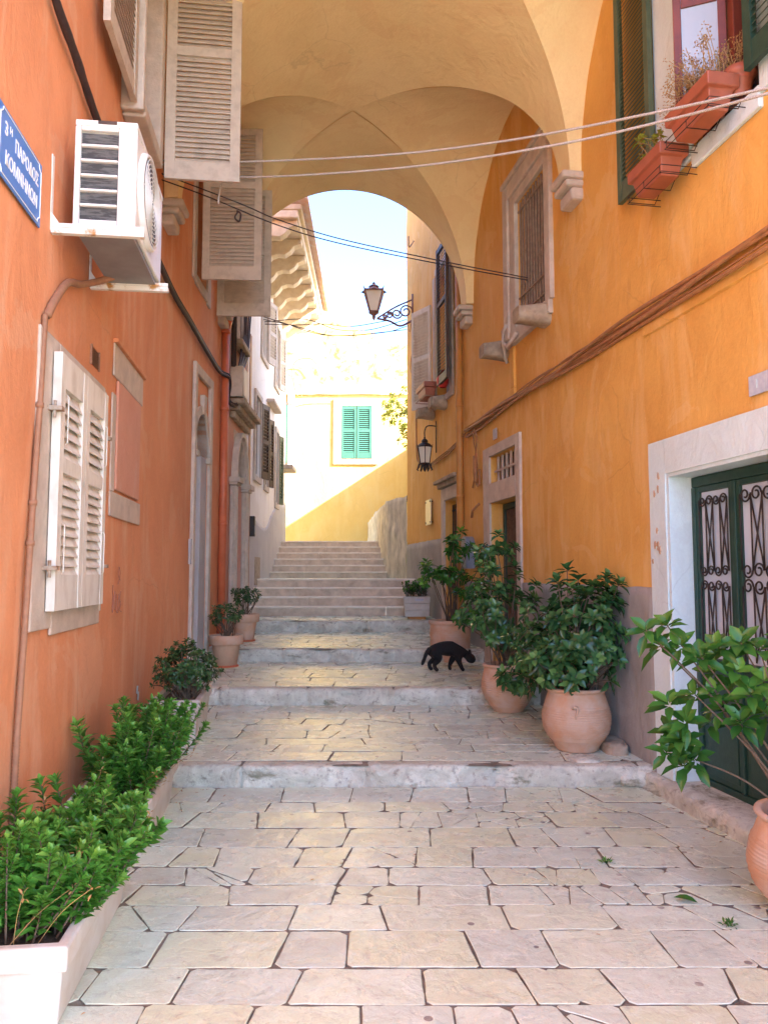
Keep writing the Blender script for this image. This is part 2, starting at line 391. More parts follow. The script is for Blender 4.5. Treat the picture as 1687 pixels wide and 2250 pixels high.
# stone edges of the shallow steps
for k,(ys,a,b) in enumerate(STEPS):
    mb=MB();x0=XL(ys)-.1;x1=XR(ys)+.1;n=int((x1-x0)/.02)
    random.seed(20+k); joints=[];x=x0
    while x<x1: x+=random.uniform(.5,1.1); joints.append(x)
    prof=[(0,0,0),(0,.15,1),(-.004,.35,1),(-.01,.55,1),(-.012,.72,1),(-.008,.86,1),(.004,.96,.8),(.02,1.0,.5),(.05,1.012,.4),(.09,1.01,.4),(.14,1.0,.3),(.17,.93,.1)]
    P=[]
    for i in range(n+1):
        x=x0+(x1-x0)*i/n; jd=min(abs(x-j) for j in joints); jf=math.exp(-(jd/.014)**2)
        wob=.03*noise.noise(V((x*.9,k*3.,0)))
        col=[]
        for q,(dy,f,am) in enumerate(prof):
            nn=noise.noise(V((x*5,f*2.5+k*7,1)))*.022+noise.noise(V((x*17,f*6+k,5)))*.010
            chip=max(0,noise.noise(V((x*1.9,k*5.,9)))-.14)*.11*(1 if 2<q<9 else .3)
            col.append(V((x,ys+dy+wob+am*(nn+chip)+jf*.03*am, a-.02+(b-a+.02)*f-(jf*.014+chip*.35)*(f>.8)+(.004*noise.noise(V((x*7,f*9,2))) if f>.9 else 0))))
        P.append(col)
    mb.grid(P); mb.build('step_edge',M['riser'],kind='structure',smooth=True)
# two flights of regular stone stairs
def flight(ys,z,n,rise,run,xl,xr,seed):
    random.seed(seed); mb=MB(); rb=MB()
    for i in range(n):
        y=ys+i*run; x=xl(y)-.05; xe=xr(y)+.05; zt=z+(i+1)*rise
        while x<xe-.01:
            w=random.uniform(.65,1.15); 
            if x+w>xe-.3: w=xe-x
            dy=random.uniform(-.004,.004);dz=random.uniform(-.002,.002)
            f=lambda a,b,c:V((a,b,c))
            rb.box(f,x+.0015,x+w-.0015,y+.012+dy,y+run+.12,zt-rise-.02,zt-.030+dz)
            mb.box(f,x+.0015,x+w-.0015,y-.018+dy,y+run+.12,zt-.028+dz,zt+dz)
            x+=w
    mb.build('stone_stairs',M['stair'],kind='structure',bevel=.006); rb.build('stair_risers',M['stair_riser'],kind='structure',bevel=.004)
flight(12.92,.854,4,.152,.32,XL,XR,3)
flight(15.6,1.455,6,.139,.35,XL,lambda y:XT(y)+.1,4)
mb=MB(); mb.box(lambda a,b,c:V((a,b,c)),-2.6,1.0,14.2,15.75,1.2,1.46); mb.build('landing',M['slab'],kind='structure')
mb=MB(); mb.box(lambda a,b,c:V((a,b,c)),-8,9,17.7,24,1.5,2.286); mb.build('upper_terrace',M['slab'],kind='structure')
mb=MB(); mb.quad((-150,-150,-.3),(150,-150,-.3),(150,260,-.3),(-150,260,-.3)); mb.build('ground',M['mortar'],kind='structure')
# ================================================================== HOUSES
def skin(name,mat,W,Y0,Y1,z0,z1,holes,root,amp=.010,step=.13,seed=0,rev=-.24,back=True,backd=-3.5):
    ys=set();zs=set()
    def fill(S,a,b,keys):
        ks=sorted({a,b,*[k for k in keys if a<k<b]})
        for p,q in zip(ks,ks[1:]):
            n=max(1,round((q-p)/step))
            for i in range(n+1): S.add(round(p+(q-p)*i/n,5))
    fill(ys,Y0,Y1,[k for h in holes for k in h[:2]]); fill(zs,z0,z1,[k for h in holes for k in h[2:4]])
    ys=sorted(ys);zs=sorted(zs);mb=MB()
    def D(y,z): return amp*(noise.noise(V((y*.9,z*.9,seed)))*1.0+.55*noise.noise(V((y*3.1,z*2.3,seed+4)))+.2*noise.noise(V((y*9,z*7,seed))))
    idx={}
    for i,y in enumerate(ys):
        for j,z in enumerate(zs): idx[i,j]=len(mb.v); mb.v.append(W(y,z,D(y,z)))
    for i in range(len(ys)-1):
        for j in range(len(zs)-1):
            cy=(ys[i]+ys[i+1])/2;cz=(zs[j]+zs[j+1])/2
            if any(h[0]<cy<h[1] and h[2]<cz<h[3] for h in holes): continue
            mb.f.append((idx[i,j],idx[i+1,j],idx[i+1,j+1],idx[i,j+1]))
    for h in holes:
        r=h[4] if len(h)>4 else rev; a,b,c,d=h[:4]
        mb.quad(W(a,c,.004),W(a,c,r),W(a,d,r),W(a,d,.004)); mb.quad(W(b,c,.004),W(b,c,r),W(b,d,r),W(b,d,.004))
        mb.quad(W(a,d,.004),W(a,d,r),W(b,d,r),W(b,d,.004)); mb.quad(W(a,c,.004),W(a,c,r),W(b,c,r),W(b,c,.004))
    n=12
    for i in range(n):
        y=Y0+(Y1-Y0)*i/n;y2=Y0+(Y1-Y0)*(i+1)/n
        vs=[W(yy,zz,dd) for yy in (y,y2) for dd in (backd,-.42) for zz in (z0-.3,z1+.02)]
        mb.add(vs,[(0,1,3,2),(4,6,7,5),(0,4,5,1),(2,3,7,6),(0,2,6,4),(1,5,7,3)])
    mb.box(lambda a,b,c:W(a,c,b),Y1-.05,Y1,-.42,-.014,z0-.3,z1+.02); mb.box(lambda a,b,c:W(a,c,b),Y0,Y0+.05,-.42,-.014,z0-.3,z1+.02)
    mb.box(lambda a,b,c:W(a,c,b),Y0+.05,Y1-.05,-.42,-.02,z1,z1+.02)
    return mb.build(name,mat,root,recalc=False)
# wall-mapped box (Y range, depth range, z range)
wb=lambda W:(lambda a,b,c:W(a,c,b))
HR=[(5.45-1.1,5.45,.10,2.26,-.18),(8.55,9.5,2.66,3.0,-.12),(8.55,9.5,.3,2.42,-.2),(11.0,11.75,.4,2.66,-.2),(7.57,8.42,4.3,5.74,-.2),(4.30,5.0,4.42,6.4,-.14),(11.35,12.25,4.3,6.4,-.2)]
orange=thing('orange_house','tall ochre orange house along the right side with green doors and shutters','house',WR(5,0,0))
skin('wall',M['orange'],WR,-.55,14.65,-.1,9.8,HR,orange,seed=1)
HL=[(4.16,5.18,1.36,2.74,-.2),(5.50,6.16,5.1,7.0,-.2),(8.98,9.74,.3,3.62,-.28),(8.85,9.5,5.1,6.8,-.2),(4.84,5.04,2.9,3.02,-.06)]
terra=thing('terracotta_house','terracotta red house on the left with closed cream shutters and arched doorway','house',WL(5,0,0))
skin('wall',M['terra'],WL,.8,11.05,-.1,8.9,HL,terra,seed=2)
HWt=[(11.55,12.3,.5,3.75,-.3),(13.55,14.15,3.3,4.75,-.15),(14.75,15.15,3.25,4.65,-.15),(16.35,16.75,3.05,4.6,-.15),(13.6,14.2,1.35,1.85,-.12),(14.2,14.9,5.7,7.0,-.15),(16.1,16.7,5.6,6.9,-.15)]
white=thing('white_house','white plastered house at the foot of the upper stairs, carved eave and grey base','house',WL(14.5,0,0))
skin('wall',M['white'],WL,12.75,18.2,-.1,7.8,[h for h in HWt if h[0]>12.7],white,seed=3,backd=-5)
salm=thing('salmon_house','narrow salmon house with a carved stone arch portal between terracotta and white houses','house',WL(12,0,0))
skin('wall',M['salmon'],WL,11.06,12.74,-.1,7.8,[HWt[0]],salm,seed=5,backd=-5)
# --- end house (sunlit yellow) closing the view
W3=lambda x,z,d=0:V((x,21-d,z))
yel=thing('yellow_house','sunlit yellow house closing the view beyond the stairs, sea green shutters','house',(-.8,21,2.29))
def roofz(x): 
    if x<-1.8: return 8.70
    return 8.70-(x+1.8)*.31 if x<2.5 else 7.37
mb=MB();P=[]
xs=[-7+i*.15 for i in range(100)]
hx=(-1.17,-.34,4.74,6.18)
for x in xs:
    zt=roofz(x)+.04*noise.noise(V((x*4,0,0)))+.02*noise.noise(V((x*15,0,0))); P.append([W3(x,2.0+(zt-2.0)*j/60,.015*noise.noise(V((x*.9,j*.12,8)))) for j in range(61)])
mb.grid(P); mb.grid([[W3(x,roofz(x)-.03,-.02),W3(x,roofz(x)-.25,-4)] for x in xs])
mb.quad(W3(7.85,2,-.02),W3(7.85,2,-4),W3(7.85,7.1,-4),W3(7.85,7.3,-.02)); mb.quad(W3(-7,2,-.02),W3(-7,2,-4),W3(-7,8.4,-4),W3(-7,8.65,-.02))
mb.build('wall',M['yellow_old'],yel,smooth=True)
b3=lambda a,b,c:W3(a,c,b)
mb=MB(); mb.box(b3,-3.4,4,.02,.07,6.50,6.60); mb.box(b3,-2.66,-2.47,.02,.06,4.45,6.5); mb.build('string_course',M['stone'],yel,bevel=.01)
wn=MB(); 
for s in ((-1.40,-1.17,4.55,6.38),(-.34,-.17,4.55,6.38),(-1.17,-.34,6.19,6.38),(-1.17,-.34,4.55,4.70)): wn.box(b3,s[0]+.002,s[1]-.002,.0,.055,s[2],s[3])
wf_=wn.build('window',M['stone'],yel,bevel=.01)
def shutter(mb,fn,w,h,t=.04,st=.07,rails=None,pitch=.05,down=1,slat=.62):
    rails=rails or [(0,.14),(h*.5-.04,h*.5+.04),(h-.09,h)]
    mb.box(fn,0,st,0,t,0,h); mb.box(fn,w-st,w,0,t,0,h)
    for a,b in rails: mb.box(fn,st+.001,w-st-.001,.003,t-.003,a,b)
    for (a,b),(c,d) in zip(rails,rails[1:]):
        n=max(1,int((c-b)/pitch));p=(c-b)/n;e=p*slat*down
        for i in range(n):
            z=b+p*(i+.5);th=.008
            vs=[fn(x,y,zz) for x in (st,w-st) for (y,zz) in ((.006,z+e/2-th/2),(.006,z+e/2+th/2),(t-.006,z-e/2+th/2),(t-.006,z-e/2-th/2))]
            mb.add(vs,[(0,1,2,3),(4,7,6,5),(0,4,5,1),(1,5,6,2),(2,6,7,3),(3,7,4,0)])
def add_shutter(root,win,mat,fn,w,h,label=None,name='shutter',backing=None,**k):
    mb=MB(); shutter(mb,fn,w,h,**k); o=mb.build(name,mat,root,parent=win,label=label)
    if backing:
        mb=MB(); mb.box(fn,.05,w-.05,-.03,-.012,.05,h-.05)
        mb.build('gap_shade_sheet',backing,root,parent=win)  # dark sheet behind the slats, standing in for shade in the gaps
    return o
for x in (-1.17,-.75):
    add_shutter(yel,wf_,M['mint'],lambda a,b,c,x=x:W3(x+.005+a,4.72+c,.02+b),.40,1.45,st=.055,pitch=.055,rails=[(0,.16),(.72,.80),(1.36,1.45)],backing=M['brown'])
wn=MB(); wn.box(b3,-2.8,-2.668,0,.03,4.55,6.3); w2=wn.build('window',M['stone'],yel)
add_shutter(yel,w2,M['mint'],lambda a,b,c:W3(-3.2+a,4.6+c,.035+b),.53,1.6)
# --- garden house / wall on the right that shades the end wall
def skinT(Y,z,d=0):
    return V((XT(Y)-d,Y,z))
mb=MB();P=[]
n=80
for i in range(n+1):
    y=14.67+(20.85-14.67)*i/n; zt=3.05-.02*(y-14.7)+.03*noise.noise(V((y*3,1,0)))
    P.append([skinT(y,.9+(zt-.9)*j/26,.045*noise.noise(V((y*3.2,j*.22,2)))+.02*noise.noise(V((y*9,j*.6,2)))) for j in range(27)]+[skinT(y,zt-.01,-.4)])
mb.grid(P)
rw=thing('retaining_wall','rough pale stone retaining wall rising beside the upper stairs','wall',(.2,15.6,1.4))
mb.build('masonry',M['stonewall'],rw,smooth=True)
mb=MB(); mb.box(lambda a,b,c:V((a,b,c)),.78,5,15.4,20.93,1,4.98); 
gh=thing('garden_house','low ochre garden building just behind the right hand stone retaining wall','building',(2.5,18,2.3))
mb.build('wall',M['yellow'],gh)
mb=MB(); mb.box(lambda a,b,c:V((a,b,c)),.74,5.05,15.36,20.94,4.984,5.05); mb.build('roof',M['stone'],gh)
# ================================================================== VAULTED PASSAGE
vp=thing('vaulted_passage','ochre groin vault bridging the alley between terracotta and orange houses','archway',(-.3,8.6,5.2))
ZS=5.22;RISE=1.74;KU=.945;KV=.93
def VP(Y,u,z):
    return V((VX(Y,u),Y+.5*max(0,-u)*max(0,1-abs(Y-6.88)/3.44),z))
def VX(Y,u): return (XL(Y)+XR(Y))/2+u*(XR(Y)-XL(Y))/2
mb=MB()
def cell_t(Yc,h,sg,vend=1.0):
    P=[]
    for i in range(61):
        ph=PI*i/60; u=KU*math.cos(ph); z=ZS+RISE*math.sin(ph); v0=abs(u)*KV/KU
        row=[]
        for j in range(19):
            v=v0+(vend-v0)*j/18; Y=Yc+sg*v*h; wob=.010*noise.noise(V((u*2,Y*1.2,z)))
            row.append(VP(Y,u,z+wob))
        P.append(row)
    mb.grid(P)
def cell_s(Yc,h,sg):
    P=[]
    for i in range(49):
        ps=PI*i/48; v=KV*math.cos(ps); z=ZS+RISE*math.sin(ps); u0=abs(v)*KU/KV
        row=[]
        for j in range(15):
            u=u0+(1.02-u0)*j/14; Y=Yc+v*h; row.append(VP(Y,sg*u,z+.01*noise.noise(V((u*2,Y*1.2,z+5)))))
        P.append(row)
    mb.grid(P)
for Yc in (5.16,8.6):
    for sg in (1,-1):
        cell_t(Yc,1.72,sg,1.08 if (Yc>8 and sg>0) else 1.0); cell_s(Yc,1.72,sg)
        for su in (1,-1):   # little soffits of the feet
            ya=Yc+sg*KV*1.72;yb=Yc+sg*(1.08 if (Yc>8 and sg>0) else 1.0)*1.72
            mb.quad(VP(ya,su*KU,ZS),VP(ya,su*1.02,ZS),VP(yb,su*1.02,ZS),VP(yb,su*KU,ZS))
mb.build('vault',M['vault'],vp,smooth=True)
for y in (3.42,8.6+1.72*1.08+.012):
    mb=MB(); n=60
    for i in range(n):
        a,b=PI*i/n,PI*(i+1)/n; p=[(KU*math.cos(t),ZS+RISE*math.sin(t)) for t in (a,b)]
        q=[V((VX(y,u),y,z)) for u,z in p]; mb.quad(q[0],q[1],V((q[1].x,y,7.15)),V((q[0].x,y,7.15)))
    for su in (1,-1): mb.quad(V((VX(y,su*KU),y,ZS)),V((VX(y,su*1.02),y,ZS)),V((VX(y,su*1.02),y,7.15)),V((VX(y,su*KU),y,7.15)))
    mb.build('gable',M['vault'],vp)
mb=MB(); mb.add([V((XL(y)-.02,y,z)) for y in (3.43,10.45) for z in (7.1,8.85)]+[V((XR(y)+.02,y,z)) for y in (3.43,10.45) for z in (7.1,8.85)],[(0,1,3,2),(4,6,7,5),(0,4,5,1),(2,3,7,6),(0,2,6,4),(1,5,7,3)])
mb.build('upper_storey',M['orange'],vp)
for W,s in ((WR,1),(WL,-1)):
    for Y in ((6.88 if s>0 else 7.38),10.38):
        mb=MB()
        for d0,d1,za,zb,hw in ((0,.20,5.14,5.215,.16),(0,.165,5.07,5.138,.15),(0,.11,4.95,5.068,.14)):
            mb.box(wb(W),Y-hw,Y+hw,d0-.03,d1,za,zb)
        mb.build('corbel',M['stone'],vp,bevel=.028)
# ================================================================== LEFT WALL FITTINGS
def surround(W,rects,mat,root,name='window',d0=-.0,d1=.035,bevel=.008):
    mb=MB()
    for (a,b,c,d) in rects: mb.box(wb(W),a,b,d0,d1,c,d)
    return mb.build(name,mat,root,bevel=bevel)
# closed cream shutters
w=surround(WL,[(3.82,4.15,1.26,2.82),(5.19,5.23,1.3,2.80),(4.152,5.188,1.22,1.352),(4.152,5.188,2.748,2.82)],M['stone'],terra,d1=.018)
RA=[(0,.19),(.74,.82),(1.20,1.38)]
for Y0 in (4.02,4.538):
    o=add_shutter(terra,w,M['cream'],wf(WL,Y0,1.355,.025),.512,1.38,t=.045,st=.075,rails=RA,pitch=.055,down=1,slat=1.25,backing=M['brown'])
for (Y,z) in ((4.0,2.42),(4.0,1.58),(5.08,2.45),(5.08,1.6)):
    mb=MB(); mb.box(wb(WL),Y-.035,Y+.02,.015,.09,z-.011,z+.011); mb.tube([WL(Y-.02,z-.05,.05),WL(Y-.02,z+.04,.05)],.009); mb.build('hinge',M['rust'],terra,parent=w)
for Y in (4.12,5.0):
    for z in (1.55,2.25): mb=MB(); mb.tube([WL(Y,z,.07),WL(Y,z+.01,.08),WL(Y,z+.26,.08),WL(Y,z+.27,.07)],.0035); mb.build('latch_bar',M['cream'],terra,parent=w)
# blocked window with partial stone frame
w=surround(WL,[(5.42,6.5,1.96,2.14),(5.42,5.53,2.142,2.85),(5.44,6.5,2.98,3.22)],M['stone'],terra,name='blocked_window',d1=.014,bevel=.006)
mb=MB(); mb.box(wb(WL),5.56,6.40,.0,.022,2.16,2.97); mb.build('infill_panel',M['salmon'],terra,parent=w,bevel=.015)
mb=MB(); mb.box(wb(WL),5.44,6.54,-.005,.035,3.222,3.25); mb.build('lintel_ridge',M['terra'],terra,parent=w)
# vent grille
mb=MB()
for i in range(9):
    z=2.905+i*.0125; mb.add([WL(y,z+dz,d) for y in (4.845,5.035) for dz,d in ((0,.008),(.003,.008),(.009,-.012),(.006,-.012))],[(0,1,2,3),(4,7,6,5),(0,4,5,1),(1,5,6,2),(2,6,7,3),(3,7,4,0)])
mb.box(wb(WL),4.835,4.847,-.01,.010,2.895,3.025); mb.box(wb(WL),5.033,5.045,-.01,.010,2.895,3.025)
mb.build('vent_grille',M['hose'],terra)
# upper left window: near leaf flat on the wall, far leaf swung into the alley
w=surround(WL,[(6.162,6.30,5.0,7.3),(5.44,5.498,5.0,7.3),(5.502,6.158,4.98,5.098)],M['stone'],terra,d1=.17,bevel=.015)
mb=MB(); mb.box(wb(WL),5.51,6.15,-.19,-.15,5.105,6.99); mb.build('inner_shutter',M['beige'],terra,parent=w)
add_shutter(terra,w,M['beige'],wf(WL,4.58,5.04,.08),.84,1.95,t=.045,st=.09,pitch=.048,down=1)
def swung(Y,z0,h,wd,d0,label,mt,root,win,W=WL,ang=0,**k):
    P=W(Y,z0,d0); n=(W(Y,z0,1)-W(Y,z0,0)).normalized(); T=(W(Y+.01,z0)-W(Y,z0)).normalized()
    U=n*math.cos(ang)+T*math.sin(ang); N=T*math.cos(ang)-n*math.sin(ang)
    return add_shutter(root,win,mt,fr(P,U,N),wd,h,label=label,**k)
swung(6.30,4.93,1.74,.635,.18,'tall beige louvred shutter nearest the viewer, swung open over the alley',M['beige'],terra,w,st=.085,pitch=.045,rails=[(0,.16),(1.12,1.20),(1.66,1.74)],down=-1,slat=1.1)
w=surround(WL,[(8.68,8.85,5.0,6.9),(9.5,9.67,4.95,6.5),(8.852,9.498,4.98,5.098)],M['stone'],terra,d1=.03)
swung(8.76,5.0,1.86,.69,.10,'beige louvred shutter hanging open between two others',M['beige'],terra,w,st=.085,pitch=.045,rails=[(0,.16),(1.12,1.20),(1.78,1.86)],down=-1,slat=1.05)
swung(9.55,4.83,1.66,.68,.13,'lowest beige louvred shutter swung open toward the arch',M['beige'],terra,w,st=.085,pitch=.045,rails=[(0,.16),(.8,.88),(1.58,1.66)],down=-1,slat=1.05)
# arched door with rectangular stone frame
def arch_fill(mb,W,Ya,Yb,zs,zr,zt,d0,d1,n=24):
    c=(Ya+Yb)/2;h=(Yb-Ya)/2; p=[(c-h*math.cos(PI*i/n),zs+zr*math.sin(PI*i/n)) for i in range(n+1)]
    for (a,za),(b,zb) in zip(p,p[1:]):
        vs=[W(y,z,d) for y,z0_ in ((a,za),(b,zb)) for z in (z0_,zt) for d in (d0,d1)]
        mb.add(vs,[(0,1,3,2),(4,6,7,5),(0,4,5,1),(2,3,7,6),(1,5,7,3),(0,2,6,4)])
def arch_ring(mb,W,Ya,Yb,zs,zr,th,d0,d1,n=24):
    c=(Ya+Yb)/2;h=(Yb-Ya)/2
    P=[]
    for i in range(n+1):
        a=PI*i/n; q=[]
        for (k,d) in ((0,d0),(0,d1),(th,d1),(th,d0)): q.append(W(c-(h+k)*math.cos(a),zs+(zr+k)*math.sin(a),d))
        P.append(q+[q[0]])
    mb.grid(P)
door=surround(WL,[(8.86,8.98,.42,4.05),(9.74,9.87,.42,4.05),(8.982,9.738,3.93,4.05)],M['stone'],terra,name='arched_door',d1=.045)
mb=MB(); arch_fill(mb,WL,8.98,9.74,3.02,.48,3.62,-.27,.006); mb.build('tympanum',M['terra'],terra,parent=door)
mb=MB(); arch_ring(mb,WL,8.98,9.74,3.02,.48,.11,-.2,.03); 
mb.box(wb(WL),8.94,9.07,.0,.06,2.94,3.01); mb.box(wb(WL),9.66,9.79,.0,.06,2.94,3.01)
mb.add([WL(9.30,3.5,.05),WL(9.42,3.5,.05),WL(9.44,3.74,.06),WL(9.28,3.74,.06),WL(9.30,3.5,.0),WL(9.42,3.5,.0),WL(9.44,3.74,.0),WL(9.28,3.74,.0)],[(0,1,2,3),(0,4,5,1),(1,5,6,2),(2,6,7,3),(3,7,4,0)])
mb.build('arch_moulding',M['stone'],terra,parent=door,bevel=.006)
mb=MB(); mb.box(wb(WL),8.99,9.73,-.27,-.23,.45,3.6); mb.build('door_leaf',M['brown'],terra,parent=door)
mb=MB(); mb.box(wb(WL),9.40,9.738,-.22,-.002,.45,3.0); mb.box(wb(WL),8.8,8.86,.0,.03,1.66,1.95); mb.build('jamb_panel',M['cement_pale'],terra,parent=door)
# ---- salmon house portal
port=surround(WL,[(11.30,11.55,.6,2.86),(12.30,12.58,.6,2.86)],M['stone'],salm,name='arched_portal',d1=.07,bevel=.02)
mb=MB(); arch_fill(mb,WL,11.55,12.3,2.98,.62,3.75,-.3,.01); arch_ring(mb,WL,11.55,12.3,2.98,.62,.07,-.2,.06); arch_ring(mb,WL,11.47,12.38,2.98,.70,.07,0,.10)
for y in (11.42,12.44):
    for hw,dd,za,zb in ((.16,.12,2.865,2.90),(.18,.16,2.902,2.98)): mb.box(wb(WL),y-hw,y+hw,0,dd,za,zb)
    for q in (-.07,.0,.07): mb.tube([WL(y+q,.62,.075),WL(y+q,2.86,.075)],.022)
mb.build('portal_moulding',M['stone'],salm,parent=port,bevel=.008)
mb=MB()
for hw,dd,za,zb in ((.72,.08,3.86,3.96),(.76,.16,3.962,4.04),(.80,.24,4.042,4.13)): mb.box(wb(WL),11.93-hw,11.93+hw,0,dd,za,zb)
mb.build('entablature',M['stone_rough'],salm,parent=port,bevel=.015)
mb=MB(); mb.box(wb(WL),11.56,12.29,-.29,-.25,.6,3.7); mb.build('door_leaf',M['cement'],salm,parent=port)
mb=MB(); mb.box(wb(WL),11.30,12.0,.0,.06,5.1,6.6); mb.box(wb(WL),11.35,12.05,.0,.16,5.0,5.098); mb.build('stone_panel',M['stone_rough'],salm,bevel=.02)
mb=MB(); mb.box(wb(WL),12.70,12.86,.0,.05,.8,5.6); mb.build('corner_strip',M['orangepipe'],salm,bevel=.01)
mb=MB(); mb.box(wb(WL),12.55,12.69,.0,.04,2.0,6.9); mb.build('pale_strip',M['white'],salm,bevel=.01)
# ---- white house
pl=[(12.76,2.55),(13.6,2.5),(14.6,2.42),(15.1,2.46),(16.0,2.85),(17.0,3.12),(18.2,3.2)]
def plz(y):
    for (a,b),(c,d) in zip(pl,pl[1:]):
        if y<=c: return b+(d-b)*(y-a)/(c-a)
    return pl[-1][1]
mb=MB();P=[]
for i in range(110):
    y=12.88+(18.2-12.88)*i/109
    P.append([WL(y,.7+(plz(y)-.7)*j/24,.022+.006*noise.noise(V((y*2,j*.4,3)))) for j in range(25)]+[WL(y,plz(y),-.01)])
mb.grid(P); mb.build('plinth',M['cement_pale'],white,smooth=True)
mb=MB(); mb.box(wb(WL),13.6,14.2,.02,.032,1.35,1.85); mb.build('niche',M['stone_rough'],white)
mb=MB(); mb.box(wb(WL),12.76,18.25,.0,.82,7.66,7.80); mb.box(wb(WL),12.74,18.27,.0,.88,7.802,7.90)
ev=mb.build('eave',M['creamstone'],white,bevel=.02)
y=12.85
while y<18.1:
    mb=MB(); pts=[(0,7.14),(.12,7.16),(.2,7.24),(.26,7.33),(.36,7.37),(.5,7.36),(.6,7.43),(.66,7.52),(.8,7.57),(.8,7.655),(0,7.655)]
    mb.prism(lambda a,b,c:WL(b,c,a),pts,y,y+.20); mb.build('console',M['creamstone'],white,parent=ev,bevel=.012); y+=.74
mb=MB(); mb.add([WL(y_,z,d) for y_ in (12.6,18.3) for z,d in ((7.91,1.0),(7.97,1.0),(9.3,-2),(8.9,-2))],[(0,1,2,3),(4,7,6,5),(0,4,5,1),(1,5,6,2),(2,6,7,3),(3,7,4,0)]); mb.build('roof',M['terracotta'],white)
for i,(a,b,c,d) in enumerate([(13.55,14.15,3.3,4.75),(14.75,15.15,3.25,4.65),(16.35,16.75,3.05,4.6),(14.2,14.9,5.7,7.0),(16.1,16.7,5.6,6.9)]):
    w=surround(WL,[(a-.1,a,c-.1,d+.1),(b,b+.1,c-.1,d+.1),(a+.002,b-.002,c-.1,c),(a+.002,b-.002,d,d+.1)],M['stone'],white,d1=.04)
    mm=M['brown'] if i<2 else M['olive'] if i<3 else M['beige']
    swung(b+.02,c+.02,d-c-.04,(b-a)*.55,.05,None,mm,white,w,ang=math.radians(74),st=.05,pitch=.06)
    swung(a-.02,c+.02,d-c-.04,(b-a)*.5,.05,None,mm,white,w,ang=math.radians(106),st=.05,pitch=.06)
    mb=MB(); mb.box(wb(WL),a+.01,b-.01,-.13,-.1,c+.01,d-.01); mb.build('pane',M['glass'],white,parent=w)
for q in ((15.0,16.2,.16,4.95,5.02),(17.1,17.9,.3,3.9,4.0)): mb=MB(); mb.box(wb(WL),q[0],q[1],0,q[2],q[3],q[4]); mb.build('ledge',M['stone'],white,bevel=.015)
# ================================================================== RIGHT WALL FITTINGS
random.seed(11)
# cement plinths
def plinth(Y0,Y1,zt,mat,root,name='plinth',d=.014):
    mb=MB();P=[];n=int((Y1-Y0)/.06)+2
    for i in range(n):
        y=Y0+(Y1-Y0)*i/(n-1); z1=zt+.012*noise.noise(V((y*5,0,0)))
        P.append([WR(y,-.05,-.02)]+[WR(y,-.05+(z1+.05)*j/20,d+.008*noise.noise(V((y*3,j*.35,6)))) for j in range(21)]+[WR(y,z1,-.02)])
    mb.grid([[WR(Y0,p.z,-.02) for p in P[0]]]+P+[[WR(Y1,p.z,-.02) for p in P[-1]]]); mb.build(name,mat,root,smooth=True)
plinth(5.70,8.42,1.45,M['cement'],orange); plinth(9.82,10.85,1.45,M['cement'],orange); plinth(12.0,14.64,2.10,M['cement'],orange,d=.018)
# white framed door, near right
wd=MB()
def jit(mb,W,a,b,d0,d1,c,d,n=14):
    """plaster slab with slightly uneven faces"""
    k=max(2,int((d-c)/.1));m=max(2,int((b-a)/.08))
    P=[]
    for i in range(m+1):
        y=a+(b-a)*i/m; P.append([W(y,c,d0)]+[W(y,c+(d-c)*j/k,d1+.005*noise.noise(V((y*6,(c+(d-c)*j/k)*5,2)))) for j in range(k+1)]+[W(y,d,d0)])
    mb.grid(P)
    for yy in (a,b):
        mb.grid([[W(yy,c+(d-c)*j/k,d0) for j in range(k+1)],[W(yy,c+(d-c)*j/k,d1+.005*noise.noise(V((yy*6,(c+(d-c)*j/k)*5,2)))) for j in range(k+1)]])
jit(wd,WR,5.452,5.67,-.02,.03,.12,2.51); jit(wd,WR,4.1,5.448,-.02,.031,2.262,2.51); jit(wd,WR,4.1,4.348,-.02,.03,.12,2.26)
wdo=wd.build('green_door',M['whitewash'],orange,smooth=False)
mb=MB(); mb.box(wb(WR),5.42,5.448,-.18,.02,.12,2.26); mb.box(wb(WR),4.352,5.418,-.18,.02,2.235,2.2615); mb.build('reveal',M['whitewash'],orange,parent=wdo)
mb=MB(); f=wb(WR)
mb.box(f,4.36,5.415,-.20,-.15,.10,.16); mb.box(f,4.36,5.415,-.20,-.15,2.16,2.23)
for a,b in ((5.375,5.415),(4.925,4.965),(4.36,4.40)): mb.box(f,a,b,-.20,-.146,.162,2.158)
fo=mb.build('door_frame',M['green'],orange,parent=wdo,bevel=.006)
